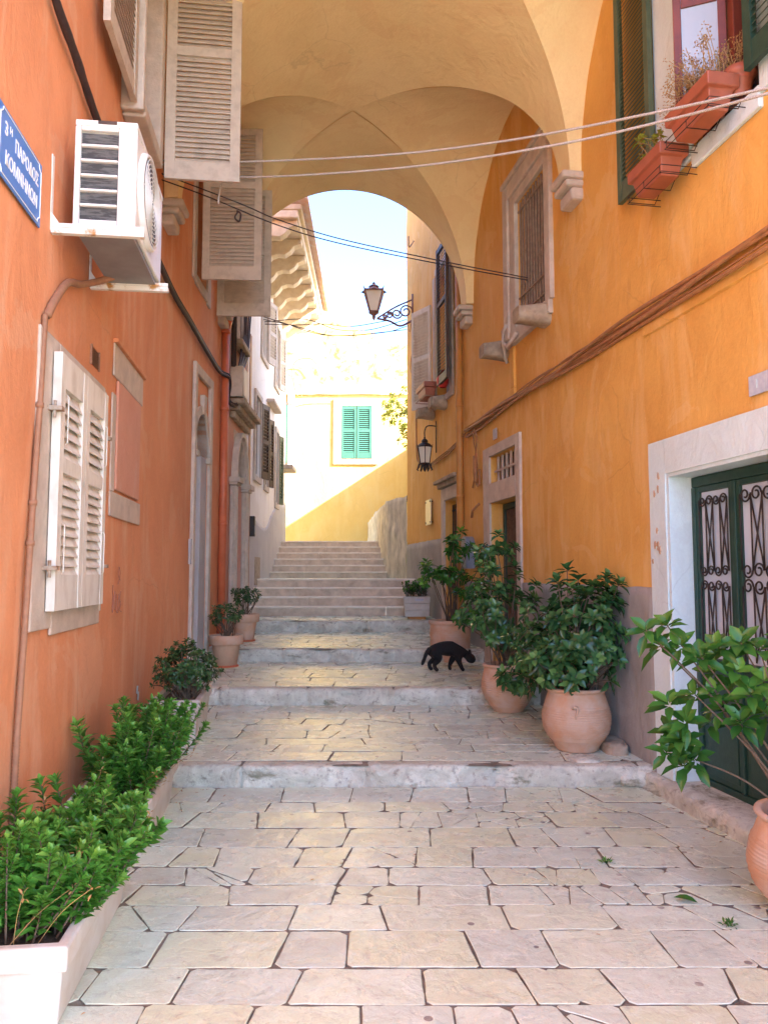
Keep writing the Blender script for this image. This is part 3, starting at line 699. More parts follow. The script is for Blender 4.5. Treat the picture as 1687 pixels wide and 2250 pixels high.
for a,b in ((4.968,5.372),(4.403,4.922)):
    mb=MB(); mb.box(f,a,b,-.195,-.165,.163,.93); mb.box(f,a+.03,b-.03,-.166,-.157,.2,.88)
    mb.box(f,a,a+.035,-.19,-.155,.932,2.157); mb.box(f,b-.035,b,-.19,-.155,.932,2.157); mb.box(f,a+.036,b-.036,-.19,-.155,.932,.98); mb.box(f,a+.036,b-.036,-.19,-.155,2.12,2.157)
    mb.build('door_leaf',M['green'],orange,parent=wdo,bevel=.004)
    mb=MB(); mb.box(f,a+.036,b-.036,-.185,-.178,.982,2.118); mb.build('panel',M['whiteglass'],orange,parent=wdo)
    mb=MB(); A=a+.045;B=b-.045;wdt=B-A;n=4
    g=lambda y,z:WR(y,z,-.150)
    zt=2.08;zm=1.52;zb=1.00
    for i in range(n+1):
        y=A+wdt*i/n
        mb.tube([g(y,zt-.02),g(y,zm+.05)],.006,6)
        mb.tube([g(y,zm-.05),g(y,zb)],.006,6)
    for i in range(n):
        y0=A+wdt*i/n;y1=A+wdt*(i+1)/n
        for (p,q) in ((y0,y1),(y1,y0)):
            if i%2==0: mb.tube([g(p,zt-.05),g((p+q)/2,(zt+zm)/2+.05*0),g(q,zm+.06)],.0055,6); mb.tube([g(q,zm-.06),g(p,zb)],.0055,6)
    for i in range(n):
        yc=A+wdt*(i+.5)/n; R=wdt/n*.46
        for (zc,s) in ((zt-.03,1),(zm+.05,1),(zm-.05,-1)):
            pts=[]
            for k in range(26):
                t=k/25; a_=PI*1.0+2.6*PI*t*(1 if i%2 else -1); r=R*(1-.68*t); pts.append(g(yc+r*math.cos(a_),zc+s*r*math.sin(a_)))
            mb.tube(pts,.0062,6)
    mb.build('scroll_grille',M['iron'],orange,parent=wdo,smooth=True)
random.seed(3)
for k in range(11):
    y=5.565+random.gauss(0,.035); z=1.78+random.gauss(0,.07) if k<8 else 2.2+random.gauss(0,.1); q=[]
    for i in range(9):
        a=2*PI*i/9; r=random.uniform(.5,1)*random.uniform(.010,.022); q.append((y+r*.8*math.cos(a),z+r*1.7*math.sin(a)))
    mb=MB(); mb.prism(lambda a,b,c:WR(a,c,b),q,.028,.0375); mb.build('peeled_patch',M['terrapale'],orange,parent=wdo)
# door sill stone
def rock(name,label,cat,c,r,seed,mat,group=None,parent_thing=True,sub=4,squash=(1,1,1)):
    bm=bmesh.new(); bmesh.ops.create_icosphere(bm,subdivisions=sub,radius=1)
    mb=MB()
    for v in bm.verts:
        p=v.co.copy(); p=V((math.copysign(abs(p.x)**.6,p.x)*r[0],math.copysign(abs(p.y)**.6,p.y)*r[1],math.copysign(abs(p.z)**.6,p.z)*r[2]))
        q=v.co; k=1+.16*noise.noise(q*1.6+V((seed,0,0)))+.05*noise.noise(q*5+V((seed,2,0)))
        mb.v.append(V(c)+p*k)
    mb.f=[tuple(v.index for v in f.verts) for f in bm.faces]; bm.free()
    o=mb.build(name,mat,loc=(c[0],c[1],c[2]-r[2]),smooth=True)
    if label: tag(o,label,cat,group)
    return o
mb=MB();P=[]
for i in range(60):
    y=4.0+(5.75-4.0)*i/59
    P.append([WR(y,z,d+.02*noise.noise(V((y*5,z*9,d*8)))+.012*noise.noise(V((y*14,z*20,3)))) for d,z in ((-.2,.118),(-.1,.118),(0,.115),(.05,.112),(.09,.10),(.105,.07),(.10,.035),(.11,.0),(.12,-.04))])
mb.grid(P); mb.build('door_sill',M['riser'],orange,smooth=True)
S=[('rounded whitewashed boulder at the right end of the lowest step',WR(6.0,.07,.42),(.17,.13,.105),1),
   ('flat pale kerb stone tapering into the wall corner beside the white door frame',WR(5.92,.05,.10),(.16,.20,.085),2),
   ('brownish stone between the big clay pot and the grey wall base',WR(6.22,.19,.10),(.10,.20,.06),3)]
for lb,c,r,sd in S: rock('kerb_stone',lb,'stone',c,r,sd,M['riser'] if sd<3 else M['stone_rough'],'loose stones along the right wall foot')
# middle door (reed panel, barred transom)
d2=MB()
jit(d2,WR,9.502,9.75,-.02,.03,.3,3.12); jit(d2,WR,8.42,8.548,-.02,.03,.3,3.12); jit(d2,WR,8.552,9.498,-.02,.032,3.002,3.12); jit(d2,WR,8.552,9.498,-.02,.032,2.422,2.658)
d2o=d2.build('reed_door',M['stone'],orange)
mb=MB()
for i in range(6): y=8.62+i*.155; mb.box(f,y,y+.035,-.08,-.05,2.665,2.995)
mb.box(f,8.56,9.49,-.049,-.035,2.80,2.83); mb.build('transom_grille',M['stone'],orange,parent=d2o,bevel=.006)
mb=MB(); mb.box(f,8.55,9.5,-.16,-.12,2.66,3.0); mb.build('transom_pane',M['brown'],orange,parent=d2o)
mb=MB(); mb.box(f,8.56,8.62,-.2,-.14,.45,2.41); mb.box(f,9.42,9.49,-.2,-.14,.45,2.41); mb.box(f,8.622,9.418,-.2,-.14,2.34,2.41)
mb.build('door_frame',M['green'],orange,parent=d2o,bevel=.005)
mb=MB();P=[]
for i in range(90): 
    y=8.63+.78*i/89; P.append([WR(y,.45+1.88*j/20,-.165+.012*noise.noise(V((y*60,j*.35,1)))) for j in range(21)])
mb.grid(P); mb.build('reed_panel',M['reed'],orange,parent=d2o)
# far door (barred green) with cornice
d1=surround(WR,[(10.87,10.998,.5,2.85),(11.752,11.90,.5,2.85),(11.0,11.75,2.662,2.85)],M['stone'],orange,name='barred_door',d1=.04)
mb=MB(); mb.box(f,10.84,11.95,0,.09,2.86,2.93); mb.box(f,10.80,12.0,0,.14,2.932,2.985); mb.build('door_cornice',M['stone_rough'],orange,parent=d1,bevel=.012)
mb=MB(); mb.box(f,11.01,11.74,-.19,-.16,.5,2.65); mb.build('door_leaf',M['green'],orange,parent=d1)
mb=MB()
for i in range(8): y=11.05+i*.093; mb.tube([WR(y,.6,-.1),WR(y,2.6,-.1)],.009,6)
for z in (.75,1.35,1.95,2.5): mb.box(f,11.02,11.73,-.108,-.092,z,z+.025)
mb.build('door_bars',M['iron'],orange,parent=d1)
# barred window with stone surround
bw=MB()
for a,b,c,d,dd in ((8.42,8.60,4.22,5.86,.05),(8.602,8.76,4.22,6.04,.075),(7.42,7.568,4.28,5.86,.05),(7.57,8.42,5.742,5.86,.05),(7.42,8.60,5.862,6.04,.075),(7.42,8.76,6.042,6.10,.10),(7.46,8.74,4.14,4.298,.055)):
    bw.box(f,a,b,-.01,dd,c,d)
bwo=bw.build('barred_window',M['stone'],orange,bevel=.012)
mb=MB()
for i in range(11): 
    y=7.60+i*.079; mb.tube([WR(y+.004*math.sin(i*5+k),4.30+1.44*k/10,-.015) for k in range(11)],.012,6)
for z in (4.42,4.62,5.62): mb.tube([WR(7.575,z,.0),WR(8.415,z+.01,.0)],.011,6)
mb.tube([WR(7.6,5.1,-.045),WR(8.4,4.75,-.045)],.008,6)
mb.build('window_bars',M['barwood'],orange,parent=bwo)
mb=MB(); mb.box(f,7.575,8.415,-.10,-.075,4.3,5.74); mb.build('pane',M['brown'],orange,parent=bwo)
for i,(y,z,ln,lb) in enumerate(((7.5,4.17,.34,1),(8.78,4.18,.30,2),(11.6,4.2,.26,3),(12.4,4.2,.28,4))):
    mb=MB();n=16;P=[]
    for k in range(n+1):
        t=k/n; hh=(.15-.03*math.sin(t*PI)-.05*t*t); wob=.014*noise.noise(V((k*.5,i*3,0)))
        ring=[]
        for q in range(13):
            a=2*PI*q/12; ring.append(WR(y+.11+.11*max(-1,min(1,1.25*math.cos(a)))*(1-.12*t)+wob,z-.0+hh*.9*max(-.9,min(.8,math.sin(a)*1.2))-.02*t,ln*math.sin(min(t*1.02,1)*PI/2)))
        P.append(ring)
    mb.grid(P); mb.add(P[-1][:12],[tuple(range(12))])
    mb.build('sill_corbel',M['stone_rough'],orange,smooth=True)
mb=MB(); mb.tube([WR(8.3,4.20,.08),WR(8.5,4.10,.12),WR(8.7,4.22,.1),WR(8.74,4.35,.09),WR(8.62,4.4,.08)],.022,8); mb.tube([WR(8.7,4.22,.1),WR(8.78,4.05,.05),WR(8.8,4.0,.02)],.02,8)
mb.build('sill_rope',M['stone'],orange,parent=bwo,smooth=True)
# raised plaster bands
mb=MB(); mb.box(f,8.56,8.68,-.01,.03,3.66,4.14); mb.box(f,8.56,10.56,-.01,.032,3.56,3.658); mb.build('plaster_band',M['orange'],orange,bevel=.012)
mb=MB()
P=[[WR(4.0+1.72*i/40,z,d+.004*noise.noise(V((i*.4,z*4,0)))) for z,d in ((3.335+.012*noise.noise(V((i*.3,0,0))),-.01),(3.345,.02),(3.42,.016),(3.47,-.008))] for i in range(41)]
mb.grid(P); mb.build('plaster_ridge',M['orange'],orange,smooth=False)
# far right window with shutters, flower box
w=surround(WR,[(11.2,11.348,4.2,6.4),(12.252,12.40,4.2,6.4),(11.35,12.25,4.2,4.298),(11.35,12.25,6.402,6.5)],M['stone'],orange,d1=.04)
add_shutter(orange,w,M['brown'],wf(WR,10.98,4.40,.13),.60,2.13,label='dark brown louvred shutter opened back toward the drainpipe',t=.05,st=.06,pitch=.05,slat=1.0,rails=[(0,.12),(1.2,1.27),(2.05,2.13)])
swung(12.50,4.32,1.70,.52,.06,'cream shutter opened away beyond the dark brown one',M['cream'],orange,w,W=WR,ang=math.radians(66),st=.05,pitch=.05)
mb=MB(); mb.box(f,11.36,12.24,-.18,-.15,4.31,6.39); mb.build('pane',M['glass'],orange,parent=w)
# near green-shuttered window
w=surround(WR,[(5.002,5.44,4.36,6.5),(4.1,4.298,4.36,6.5),(4.30,5.0,4.28,4.418)],M['whitewash'],orange,d1=.035,bevel=.01)
add_shutter(orange,w,M['olive'],wf(WR,5.40,4.47,.06),.50,2.03,label='faded green louvred shutter folded flat on the orange wall',t=.04,st=.06,pitch=.036,slat=1.15,rails=[(0,.15),(1.93,2.03)],down=1)
add_shutter(orange,w,M['green'],wf(WR,3.80,4.50,.07),.52,1.9,t=.04,st=.07,pitch=.045,down=1)
mb=MB()
for a,b,c,d in ((4.31,4.38,4.42,6.4),(4.93,4.99,4.42,6.4),(4.382,4.928,4.42,4.49),(4.62,4.69,4.492,6.4)): mb.box(f,a,b,-.12,-.05,c,d)
mb.build('casement_frame',M['redwood'],orange,parent=w,bevel=.006)
mb=MB(); mb.box(f,4.33,4.98,-.135,-.125,4.42,6.38); mb.build('pane',M['darkglass'],orange,parent=w)
mb=MB(); mb.box(f,4.84,4.92,-.122,-.116,4.5,6.38); mb.build('curtain',M['whiteglass'],orange,parent=w)
# open casement leaf
P0=WR(4.66,4.55,-.03); n=(WR(5,0,1)-WR(5,0,0)); T=(WR(6,0)-WR(5,0)).normalized(); U=(T*.5+n*.85).normalized(); fn=fr(P0,U,n.cross(Z)*-1 if False else (T*.85-n*.5))
mb=MB()
for a,b,c,d in ((0,.05,0,1.7),(.27,.32,0,1.7),(.052,.268,0,.07),(.052,.268,.7,.76)): mb.box(fn,a,b,0,.03,c,d)
mb.build('open_casement',M['redwood'],orange,parent=w,bevel=.004)
mb=MB(); mb.box(fn,.05,.27,.012,.018,.07,1.68); mb.build('pane',M['glass'],orange,parent=w)
# ================================================================== THINGS ON THE WALLS
random.seed(31)
F_=1660.;TH=math.radians(4.6)
def ray(px,py):
    a=(px-829.5)/F_;b=(1106-py)/F_
    return V((a, math.cos(TH)-b*math.sin(TH), math.sin(TH)+b*math.cos(TH)))
def atY(px,py,Y):
    r=ray(px,py); return V((0,0,EYE))+r*(Y/r.y)
def spl(pts,n=12):
    """Catmull-Rom through control points"""
    pts=[V(p) for p in pts]; P=[pts[0]*2-pts[1]]+pts+[pts[-1]*2-pts[-2]]; out=[]
    for i in range(1,len(P)-2):
        a,b,c,d=P[i-1:i+3]
        for k in range(n):
            t=k/n; out.append(.5*((2*b)+(c-a)*t+(2*a-5*b+4*c-d)*t*t+(3*b-a-3*c+d)*t*t*t))
    out.append(pts[-1]); return out
fl=wb(WL)
# air conditioner
ac=thing('air_conditioner','white outdoor air conditioner unit on rusty brackets on the terracotta wall','air conditioner',WL(4.4,3.36,.28))
Ya,Yb,d0,d1,za,zb=4.0,4.84,.10,.43,3.43,4.03
mb=MB()
mb.box(fl,Ya+.0,Yb,d0,d1,zb-.035,zb); mb.box(fl,Ya+.03,Yb,d0+.005,d1-.005,za,zb-.036)
# near end: frame with six windows
w_=(d1-d0)
mb.box(fl,Ya,Ya+.029,d0,d0+.03,za+.0,zb-.036); mb.box(fl,Ya,Ya+.029,d1-.10,d1,za,zb-.036)
zz=[za+.035+(zb-.06-za-.035)*i/6 for i in range(7)]
mb.box(fl,Ya,Ya+.029,d0+.031,d1-.101,za,zz[0]); mb.box(fl,Ya,Ya+.029,d0+.031,d1-.101,zz[6],zb-.036)
for z in zz[1:-1]: mb.box(fl,Ya-.001,Ya+.029,d0+.031,d1-.101,z-.007,z+.007)
body=mb.build('casing',M['acwhite'],ac,bevel=.008)
mb=MB()
for i in range(6):
    for k in range(6):
        z=zz[i]+.012+(zz[1]-zz[0]-.02)*k/6; mb.add([fl(Ya+.0285,b,z) for b in (d0+.031,d1-.101)]+[fl(Ya+.0205,b,z+.011) for b in (d1-.101,d0+.031)],[(0,1,2,3)])
mb.build('side_fins',M['acdark'],ac,parent=body)
mb=MB(); mb.box(fl,Ya-.004,Ya+.002,d0+.12,d0+.22,zb-.022,zb-.004); mb.build('grip',M['brown'],ac,parent=body)
# fan on the alley face
cY,cz,Rf=4.33,3.73,.262
nrm=(WL(cY,0,1)-WL(cY,0,0)); tt=(WL(cY+.01,0)-WL(cY,0)).normalized()
mb=MB(); mb.lathe(WL(cY,cz,d1-.01),[(Rf+.012,0),(Rf+.010,.022),(Rf+.002,.036),(Rf-.008,.038),(Rf-.012,.02)],56,U=tt,W=Z,A=nrm)
mb.build('fan_shroud',M['acwhite'],ac,smooth=True)
mb=MB()
for k in range(10):
    r=.028+k*.0235; mb.tube([WL(cY,cz,d1+.030)+tt*(r*math.cos(2*PI*i/40))+Z*(r*math.sin(2*PI*i/40)) for i in range(41)],.0028,5,cap=False)
for k in range(8):
    a=2*PI*k/8; mb.tube([WL(cY,cz,d1+.027)+(tt*math.cos(a)+Z*math.sin(a))*.02,WL(cY,cz,d1+.027)+(tt*math.cos(a)+Z*math.sin(a))*.24],.003,5)
mb.build('fan_guard',M['acwhite'],ac)
mb=MB(); mb.disc(WL(cY,cz,d1+.012),.236,48,tt,Z); mb.build('fan_well',M['acdark'],ac)
mb=MB(); mb.box(fl,Ya+.02,Yb+.01,d0+.02,d1-.02,za-.035,za-.002); mb.build('base_plate',M['acgrey'],ac)
for k,y in enumerate((3.94,4.74)):
    mb=MB(); mb.box(fl,y,y+.035,.0,.008,3.37,3.79); mb.box(fl,y,y+.035,.009,.49,3.355,3.385); mb.box(fl,y,y+.004,.009,.49,3.386,3.41)
    mb.add([fl(y,.008,3.41),fl(y,.05,3.41),fl(y,.008,3.47),fl(y+.004,.008,3.41),fl(y+.004,.05,3.41),fl(y+.004,.008,3.47)],[(0,1,2),(3,5,4),(0,3,4,1),(1,4,5,2)])
    mb.build('bracket',M['bracket'],ac,bevel=.003)
mb=MB(); pts=spl([WL(4.70,3.44,.2),WL(4.62,3.36,.10),WL(4.45,3.27,.035),WL(4.2,3.18,.03),WL(3.98,3.0,.03),WL(3.87,2.88,.03)]); mb.tube(pts,.022,8); mb.tube(spl([WL(4.78,3.46,.22),WL(4.7,3.4,.12),WL(4.6,3.33,.05)]),.014,7)
mb.build('pipe_lagging',M['hose'],ac,smooth=True)
# corrugated conduit going down the corner of the shutters
mb=MB(); base=[WL(3.86,2.88,.022),WL(3.83,2.4,.022),WL(3.78,1.9,.022),WL(3.74,1.4,.022),WL(3.68,.8,.022),WL(3.64,.1,.022)]
ln=[];R_=[]
for i in range(len(base)-1):
    n=90
    for k in range(n): ln.append(base[i].lerp(base[i+1],k/n)); R_.append(.0175 if (k%2) else .0135)
mb.tube(ln,R_,9)
for q in (base[2],base[3].lerp(base[2],.6),base[1]): mb.tube([q-Z*.012,q+Z*.012],.021,9)
tag(mb.build('conduit',M['hose'],loc=WL(3.8,1.5,0),smooth=True),'ribbed brown conduit running down beside the closed cream shutters','conduit')
# thick lagged cable above/behind the air conditioner
mb=MB(); pts=spl([WL(3.0,5.2,.04),WL(3.6,4.62,.04),WL(4.2,4.5,.04),WL(4.8,4.42,.04),WL(6,4.43,.04),WL(7.5,4.38,.045),WL(8.4,4.36,.05),WL(9.4,4.33,.04),WL(10.2,4.27,.05),WL(10.55,4.26,.12),WL(10.8,4.02,.06),WL(11.0,3.98,.10),WL(11.3,4.08,.12)],10)
mb.tube(pts,[.024+.004*noise.noise(p*9) for p in pts],8); mb.tube([p+Z*.035+V((.01,0,0)) for p in pts[30:]],.010,6)
tag(mb.build('lagged_cable',M['darkcable'],loc=WL(6,4.4,0),smooth=True),'thick dark cable sagging along the terracotta wall behind the air conditioner','cable')
# drain pipes
mb=MB(); mb.tube([WL(10.52,4.95,.06),WL(10.52,.62,.06)],.055,14)
for z in (4.9,3.8,2.2,.9): mb.tube([WL(10.52,z,.06),WL(10.52,z+.06,.06)],.062,14)
mb.lathe(WL(10.52,4.95,.06),[(.055,0),(.09,.12),(.11,.22),(.10,.25)],14)
tag(mb.build('drainpipe',M['terradrain'],loc=WL(10.52,.6,0),smooth=True),'terracotta painted drainpipe beside the left arched doorway','pipe')
mb=MB(); mb.tube([WR(10.72,6.0,.06),WR(10.72,.62,.06)],.05,14)
for z in (5.2,3.9,2.6,1.3): mb.tube([WR(10.72,z,.06),WR(10.72,z+.05,.06)],.056,14)
mb.tube([WR(10.95,4.6,.02),WR(10.95,1.0,.02)],.012,6)
tag(mb.build('drainpipe',M['orangedrain'],loc=WR(10.72,.6,0),smooth=True),'ochre drainpipe on the orange wall between the two far doors','pipe')
# electric box
jb=thing('meter_box','beige metal electric box on the salmon wall at the end of the dark cable','electric box',WL(11.3,4.15,0))
mb=MB(); mb.box(fl,11.15,11.55,.01,.20,4.16,4.62); mb.build('casing',M['beige'],jb,bevel=.012)
mb=MB(); mb.box(fl,11.17,11.53,.201,.212,4.18,4.60); mb.build('lid',M['cream'],jb,bevel=.004)
mb=MB()
for q in range(7): mb.tube(spl([WL(11.3+.04*q,4.6,.1),WL(11.5+.1*q,4.9+.1*random.random(),.1),WL(11.7+.12*q,5.2+.2*random.random(),.06),WL(11.5+.2*q,5.9+random.random()*.5,.05),WL(11.4+.3*q,7.0,.05)],8),.014,6)
mb.tube([WL(11.1,7.2,.06),WL(11.12,4.6,.06)],.035,8); mb.tube([WL(11.22,7.2,.06),WL(11.24,4.6,.06)],.025,8)
tag(mb.build('cable_tangle',M['darkcable'],loc=WL(11.5,4.6,0),smooth=True),'tangle of dark cables climbing the wall above the beige electric box','cables')
ib=thing('wall_box','small black metal box fixed beside the stone portal above the grey base','box',WL(12.95,2.2,0))
mb=MB(); mb.box(fl,12.9,13.02,.02,.12,2.18,2.52); mb.build('casing',M['iron'],ib,bevel=.006)
mb=MB(); mb.box(fl,12.92,13.0,.121,.128,2.22,2.36); mb.build('plate',M['greymetal'],ib)
# street name plate
sg=thing('street_sign','blue enamel street name sign with white Greek lettering on the terracotta wall','sign',WL(3.5,3.28,0))
mb=MB(); fs=fl
mb.box(fs,3.17,3.74,.012,.020,3.285,3.61); plate=mb.build('plate',M['blue'],sg,bevel=.002)
mb=MB()
a,b,c,d=3.185,3.725,3.30,3.595; r=.03
pts=[]
for (cx,cz,a0) in ((a,c,0),(b,c,90),(b,d,180),(a,d,270)):
    for k in range(7):
        t=math.radians(a0+90-90*k/6) ; pts.append(WL(cx+r*math.cos(t),cz+r*math.sin(t),.0215))
pts.append(pts[0]); mb.tube(pts,.0028,4,cap=False); mb.build('border',M['signwhite'],sg,parent=plate)
def text(s,size,P,U,N,name,mat,root,parent=None,xs=1.0,bold=.0):
    cu=bpy.data.curves.new('t','FONT'); cu.body=s; cu.size=size; cu.align_x='CENTER'; cu.align_y='CENTER'; cu.extrude=.0008; cu.offset=bold
    o=bpy.data.objects.new('t',cu); C.objects.link(o); dg=bpy.context.evaluated_depsgraph_get(); me=bpy.data.meshes.new_from_object(o.evaluated_get(dg)); C.objects.unlink(o); bpy.data.objects.remove(o)
    mb=MB(); U=V(U).normalized();N=V(N).normalized();UP=Z
    mb.v=[V(P)+U*(v.co.x*xs)+UP*v.co.y+N*v.co.z for v in me.vertices]; mb.f=[tuple(p.vertices) for p in me.polygons]
    return mb.build(name,mat,root,parent=parent,recalc=False)
nl=(WL(3.5,0,1)-WL(3.5,0,0)); tl_=(WL(3.6,0)-WL(3.5,0)).normalized()
text('3',.085,WL(3.26,3.515,.0215),tl_,nl,'lettering',M['signwhite'],sg,plate,bold=.002)
text('Η',.045,WL(3.315,3.535,.0215),tl_,nl,'lettering',M['signwhite'],sg,plate,bold=.001)
text('ΠΑΡΟΔΟΣ',.085,WL(3.53,3.50,.0215),tl_,nl,'lettering',M['signwhite'],sg,plate,xs=.78,bold=.002)
text('ΚΟΜΝΗΝΩΝ',.085,WL(3.47,3.385,.0215),tl_,nl,'lettering',M['signwhite'],sg,plate,xs=.84,bold=.002)
nr=(WR(4.5,0,1)-WR(4.5,0,0)); tr_=-(WR(4.6,0)-WR(4.5,0)).normalized()
pq=thing('number_plaque','small grey blue house number plaque above the white framed green door','sign',WR(4.4,2.58,0))
mb=MB(); mb.box(f,4.30,4.51,.012,.022,2.60,2.72); p_=mb.build('plate',M['plaque'],pq,bevel=.002)
text('1',.075,WR(4.435,2.66,.0235),tr_,nr,'lettering',M['whitewash'],pq,p_,bold=.002)
pq=thing('number_plaque','tiny weathered grey number plate above the barred transom of the reed door','sign',WR(9.3,3.18,0))
mb=MB(); mb.box(f,9.22,9.36,.012,.022,3.19,3.32); p_=mb.build('plate',M['cement_pale'],pq,bevel=.002)
pq=thing('wall_plate','pale yellow rectangular plate screwed to the orange wall below the wall lantern','plate',WR(12.7,2.4,0))
mb=MB(); mb.box(f,12.56,12.94,.03,.045,2.36,2.78); p_=mb.build('plate',M['plate'],pq,bevel=.003)
for y in (12.6,12.9):
    for z in (2.4,2.74): mb=MB(); mb.tube([WR(y,z,.0),WR(y,z,.055)],.012,6); mb.build('screw',M['iron'],pq)
# scribble and white patch
mb=MB()
for pts in ([(5.62,1.47),(5.62,1.27),(5.68,1.42),(5.70,1.28)],[(5.74,1.40),(5.75,1.28),(5.80,1.27),(5.81,1.40)],[(5.88,1.42),(5.84,1.36),(5.89,1.33),(5.85,1.28),(5.92,1.26)],[(5.78,1.47),(5.84,1.55),(5.80,1.60),(5.78,1.54),(5.86,1.50)]):
    mb.tube(spl([WL(a,b,.006) for a,b in pts],6),.0035,4)
tag(mb.build('graffiti',M['chalk'],loc=WL(5.7,1.3,0)),'faint dark scribbled graffiti on the terracotta wall','graffiti')
mb=MB(); 
for (a,b,c,d) in ((6.55,6.62,.55,.60),(6.6,6.66,.49,.545)): mb.add([WL(a,c,.010),WL(b,c-.02,.010),WL(b+.02,d,.010),WL(a+.02,d+.01,.010)],[(0,1,2,3)])
tag(mb.build('plaster_patch',M['whitewash'],loc=WL(6.6,.5,0)),'small white scuff where paint is missing low on the terracotta wall','patch')
# cables along the orange wall
mb=MB();random.seed(5)
for k in range(9):
    ph=random.uniform(0,9);off=random.uniform(-.05,.05);r=random.choice((.006,.008,.011,.017)) if k else .02
    pts=[WR(y,3.485+off*(1-.0*y)+.028*math.sin(y*.9+ph)+.012*math.sin(y*2.3+ph*2)+.0*(y-4),.02+.018*(1+math.sin(y*1.7+ph))) for y in [3.6+i*.16 for i in range(44)]]
    mb.tube(pts,r,6)
for k in range(3): mb.tube(spl([WR(10.5,3.5,.03),WR(11.3,3.42-.03*k,.03),WR(12.2,3.38-.03*k,.03),WR(12.8,3.34,.04)],8),.009,6)
tag(mb.build('cable_bundle',M['orangepipe'],loc=WR(7,3.48,0),smooth=True),'long bundle of ochre painted cables stretched along the orange wall','cables')
mb=MB()
for k in range(6):
    q=random.uniform(-.08,.08); mb.tube(spl([WR(10.15,3.5,.03),WR(10.0+q,3.3,.05),WR(10.05-q,2.95+q,.04),WR(10.0+q*2,2.65+.5*abs(q),.05),WR(9.95+q,2.9,.03)],8),.007,5)
mb.tube([WR(10.05,3.1,.04),WR(10.0,2.75,.05)],.03,8); mb.tube([WR(9.9,2.45,.04),WR(10.15,2.38,.05),WR(10.2,2.3,.05)],.018,7)
tag(mb.build('cable_loop',M['orangepipe'],loc=WR(10,2.7,0),smooth=True),'knot of ochre cables hanging in a loop left of the reed door','cables')
mb=MB(); mb.tube(spl([WR(13.9,6.35,.03),WR(13.85,6.1,.03),WR(13.8,5.6,.03),WR(13.75,5.0,.03),WR(13.7,4.2,.03),WR(13.62,3.6,.03),WR(13.3,3.5,.03)],8),.014,6); mb.tube(spl([WR(14.5,6.4,.03),WR(14.2,6.1,.04),WR(14.0,6.35,.03),WR(14.0,5.8,.03),WR(14.2,5.4,.03),WR(13.9,5.2,.03)],8),.007,5)
tag(mb.build('lamp_cable',M['orangepipe'],loc=WR(13.8,5,0),smooth=True),'thin ochre cable dropping from the street lamp to the wall lantern','cable')
mb=MB(); mb.tube(spl([WR(13.9,7.75,.02),WR(13.9,7.65,.08),WR(13.85,7.6,.12),WR(13.8,7.65,.14),WR(13.8,7.78,.14)],8),.012,6)
tag(mb.build('wall_hook',M['rust'],loc=WR(13.9,7.65,0)),'small iron hook high on the orange wall near its far corner','hook')
# mailbox
mbx=thing('mailbox','grey metal letterbox with arched top between the two far doors','mailbox',WR(10.3,1.6,0))
mb=MB(); pr=[(10.2,1.62),(10.44,1.62),(10.44,1.95)]+[(10.32+.12*math.cos(PI*k/10),1.95+.10*math.sin(PI*k/10)) for k in range(1,10)]+[(10.2,1.95)]
mb.prism(lambda a,b,c:WR(a,c,b),pr,.01,.13); mo=mb.build('casing',M['greymetal'],mbx,bevel=.004)
mb=MB(); mb.prism(lambda a,b,c:WR(a,c,b),[(10.32+(a-10.32)*.8,1.80+(c-1.80)*.85) for a,c in pr],.131,.138); mb.box(f,10.24,10.40,.139,.145,1.90,1.93); mb.box(f,10.24,10.40,.139,.145,1.68,1.82); mb.build('door',M['acgrey'],mbx,parent=mo)
# lanterns
def lantern(root,c,h,r0,r1,n,frame,glassm,crown=True):
    """six/four sided tapered lantern, c = bottom centre, r0 bottom radius, r1 top radius"""
    c=V(c); P=lambda k,r,z,o=.5:c+V((r*math.cos(2*PI*(k+o)/n),r*math.sin(2*PI*(k+o)/n),z))
    mb=MB()
    for k in range(n):
        mb.tube([P(k,r0,0),P(k,r1,h)],r1*.06,5); mb.tube([P(k,r0,0),P(k+1,r0,0)],r1*.07,5); mb.tube([P(k,r1,h),P(k+1,r1,h)],r1*.08,5)
        mb.tube([P(k,r1,h),P(k,r1*1.15,h+r1*.25)],[r1*.07,r1*.02],5)
    fo=mb.build('frame',frame,root)
    mb=MB()
    for k in range(n): mb.quad(P(k,r0*.95,0),P(k+1,r0*.95,0),P(k+1,r1*.96,h),P(k,r1*.96,h))
    mb.build('glass',glassm,root)
    mb=MB()
    kk=1 if crown else .62
    prof=[(r1*a,h+r1*b*kk) for a,b in ((1.06,0),(.75,.35),(.42,.55),(.38,.66),(.46,.72),(.30,.95),(.10,1.1),(.14,1.2),(.02,1.4))]
    o=len(mb.v)
    mb.lathe(c,prof,n if not crown else 16); mb.build('cap',frame,root); mb=MB(); mb.lathe(c,[(r0*1.0,0),(r0*.9,-r0*.25),(r0*.35,-r0*.6),(r0*.3,-r0*1.2),(r0*.05,-r0*1.6)],12)
    mb.build('finial',frame,root)
lp=thing('street_lamp','four sided street lantern on a scrolled pinkish iron bracket at the orange house corner','street lamp',WR(14.2,6.5,0))
Lc=V((-.19,14.0,6.42)); lantern(lp,Lc,.38,.10,.235,4,M['rustiron'],M['paleglass'],crown=False)
mb=MB(); W0=WR(14.1,6.70,.0);W1=WR(14.1,6.30,.0); Lb=Lc+V((.06,0,-.12))
mb.tube(spl([W0,W0.lerp(Lb,.5)+Z*.03,Lb]),.016,7); mb.tube(spl([W1,W1.lerp(Lb,.35)-Z*.12,W1.lerp(Lb,.65)-Z*.04,Lb]),.02,7); mb.tube([W0+Z*.1,W1-Z*.08],.025,7)
U=(Lb-W0).normalized()
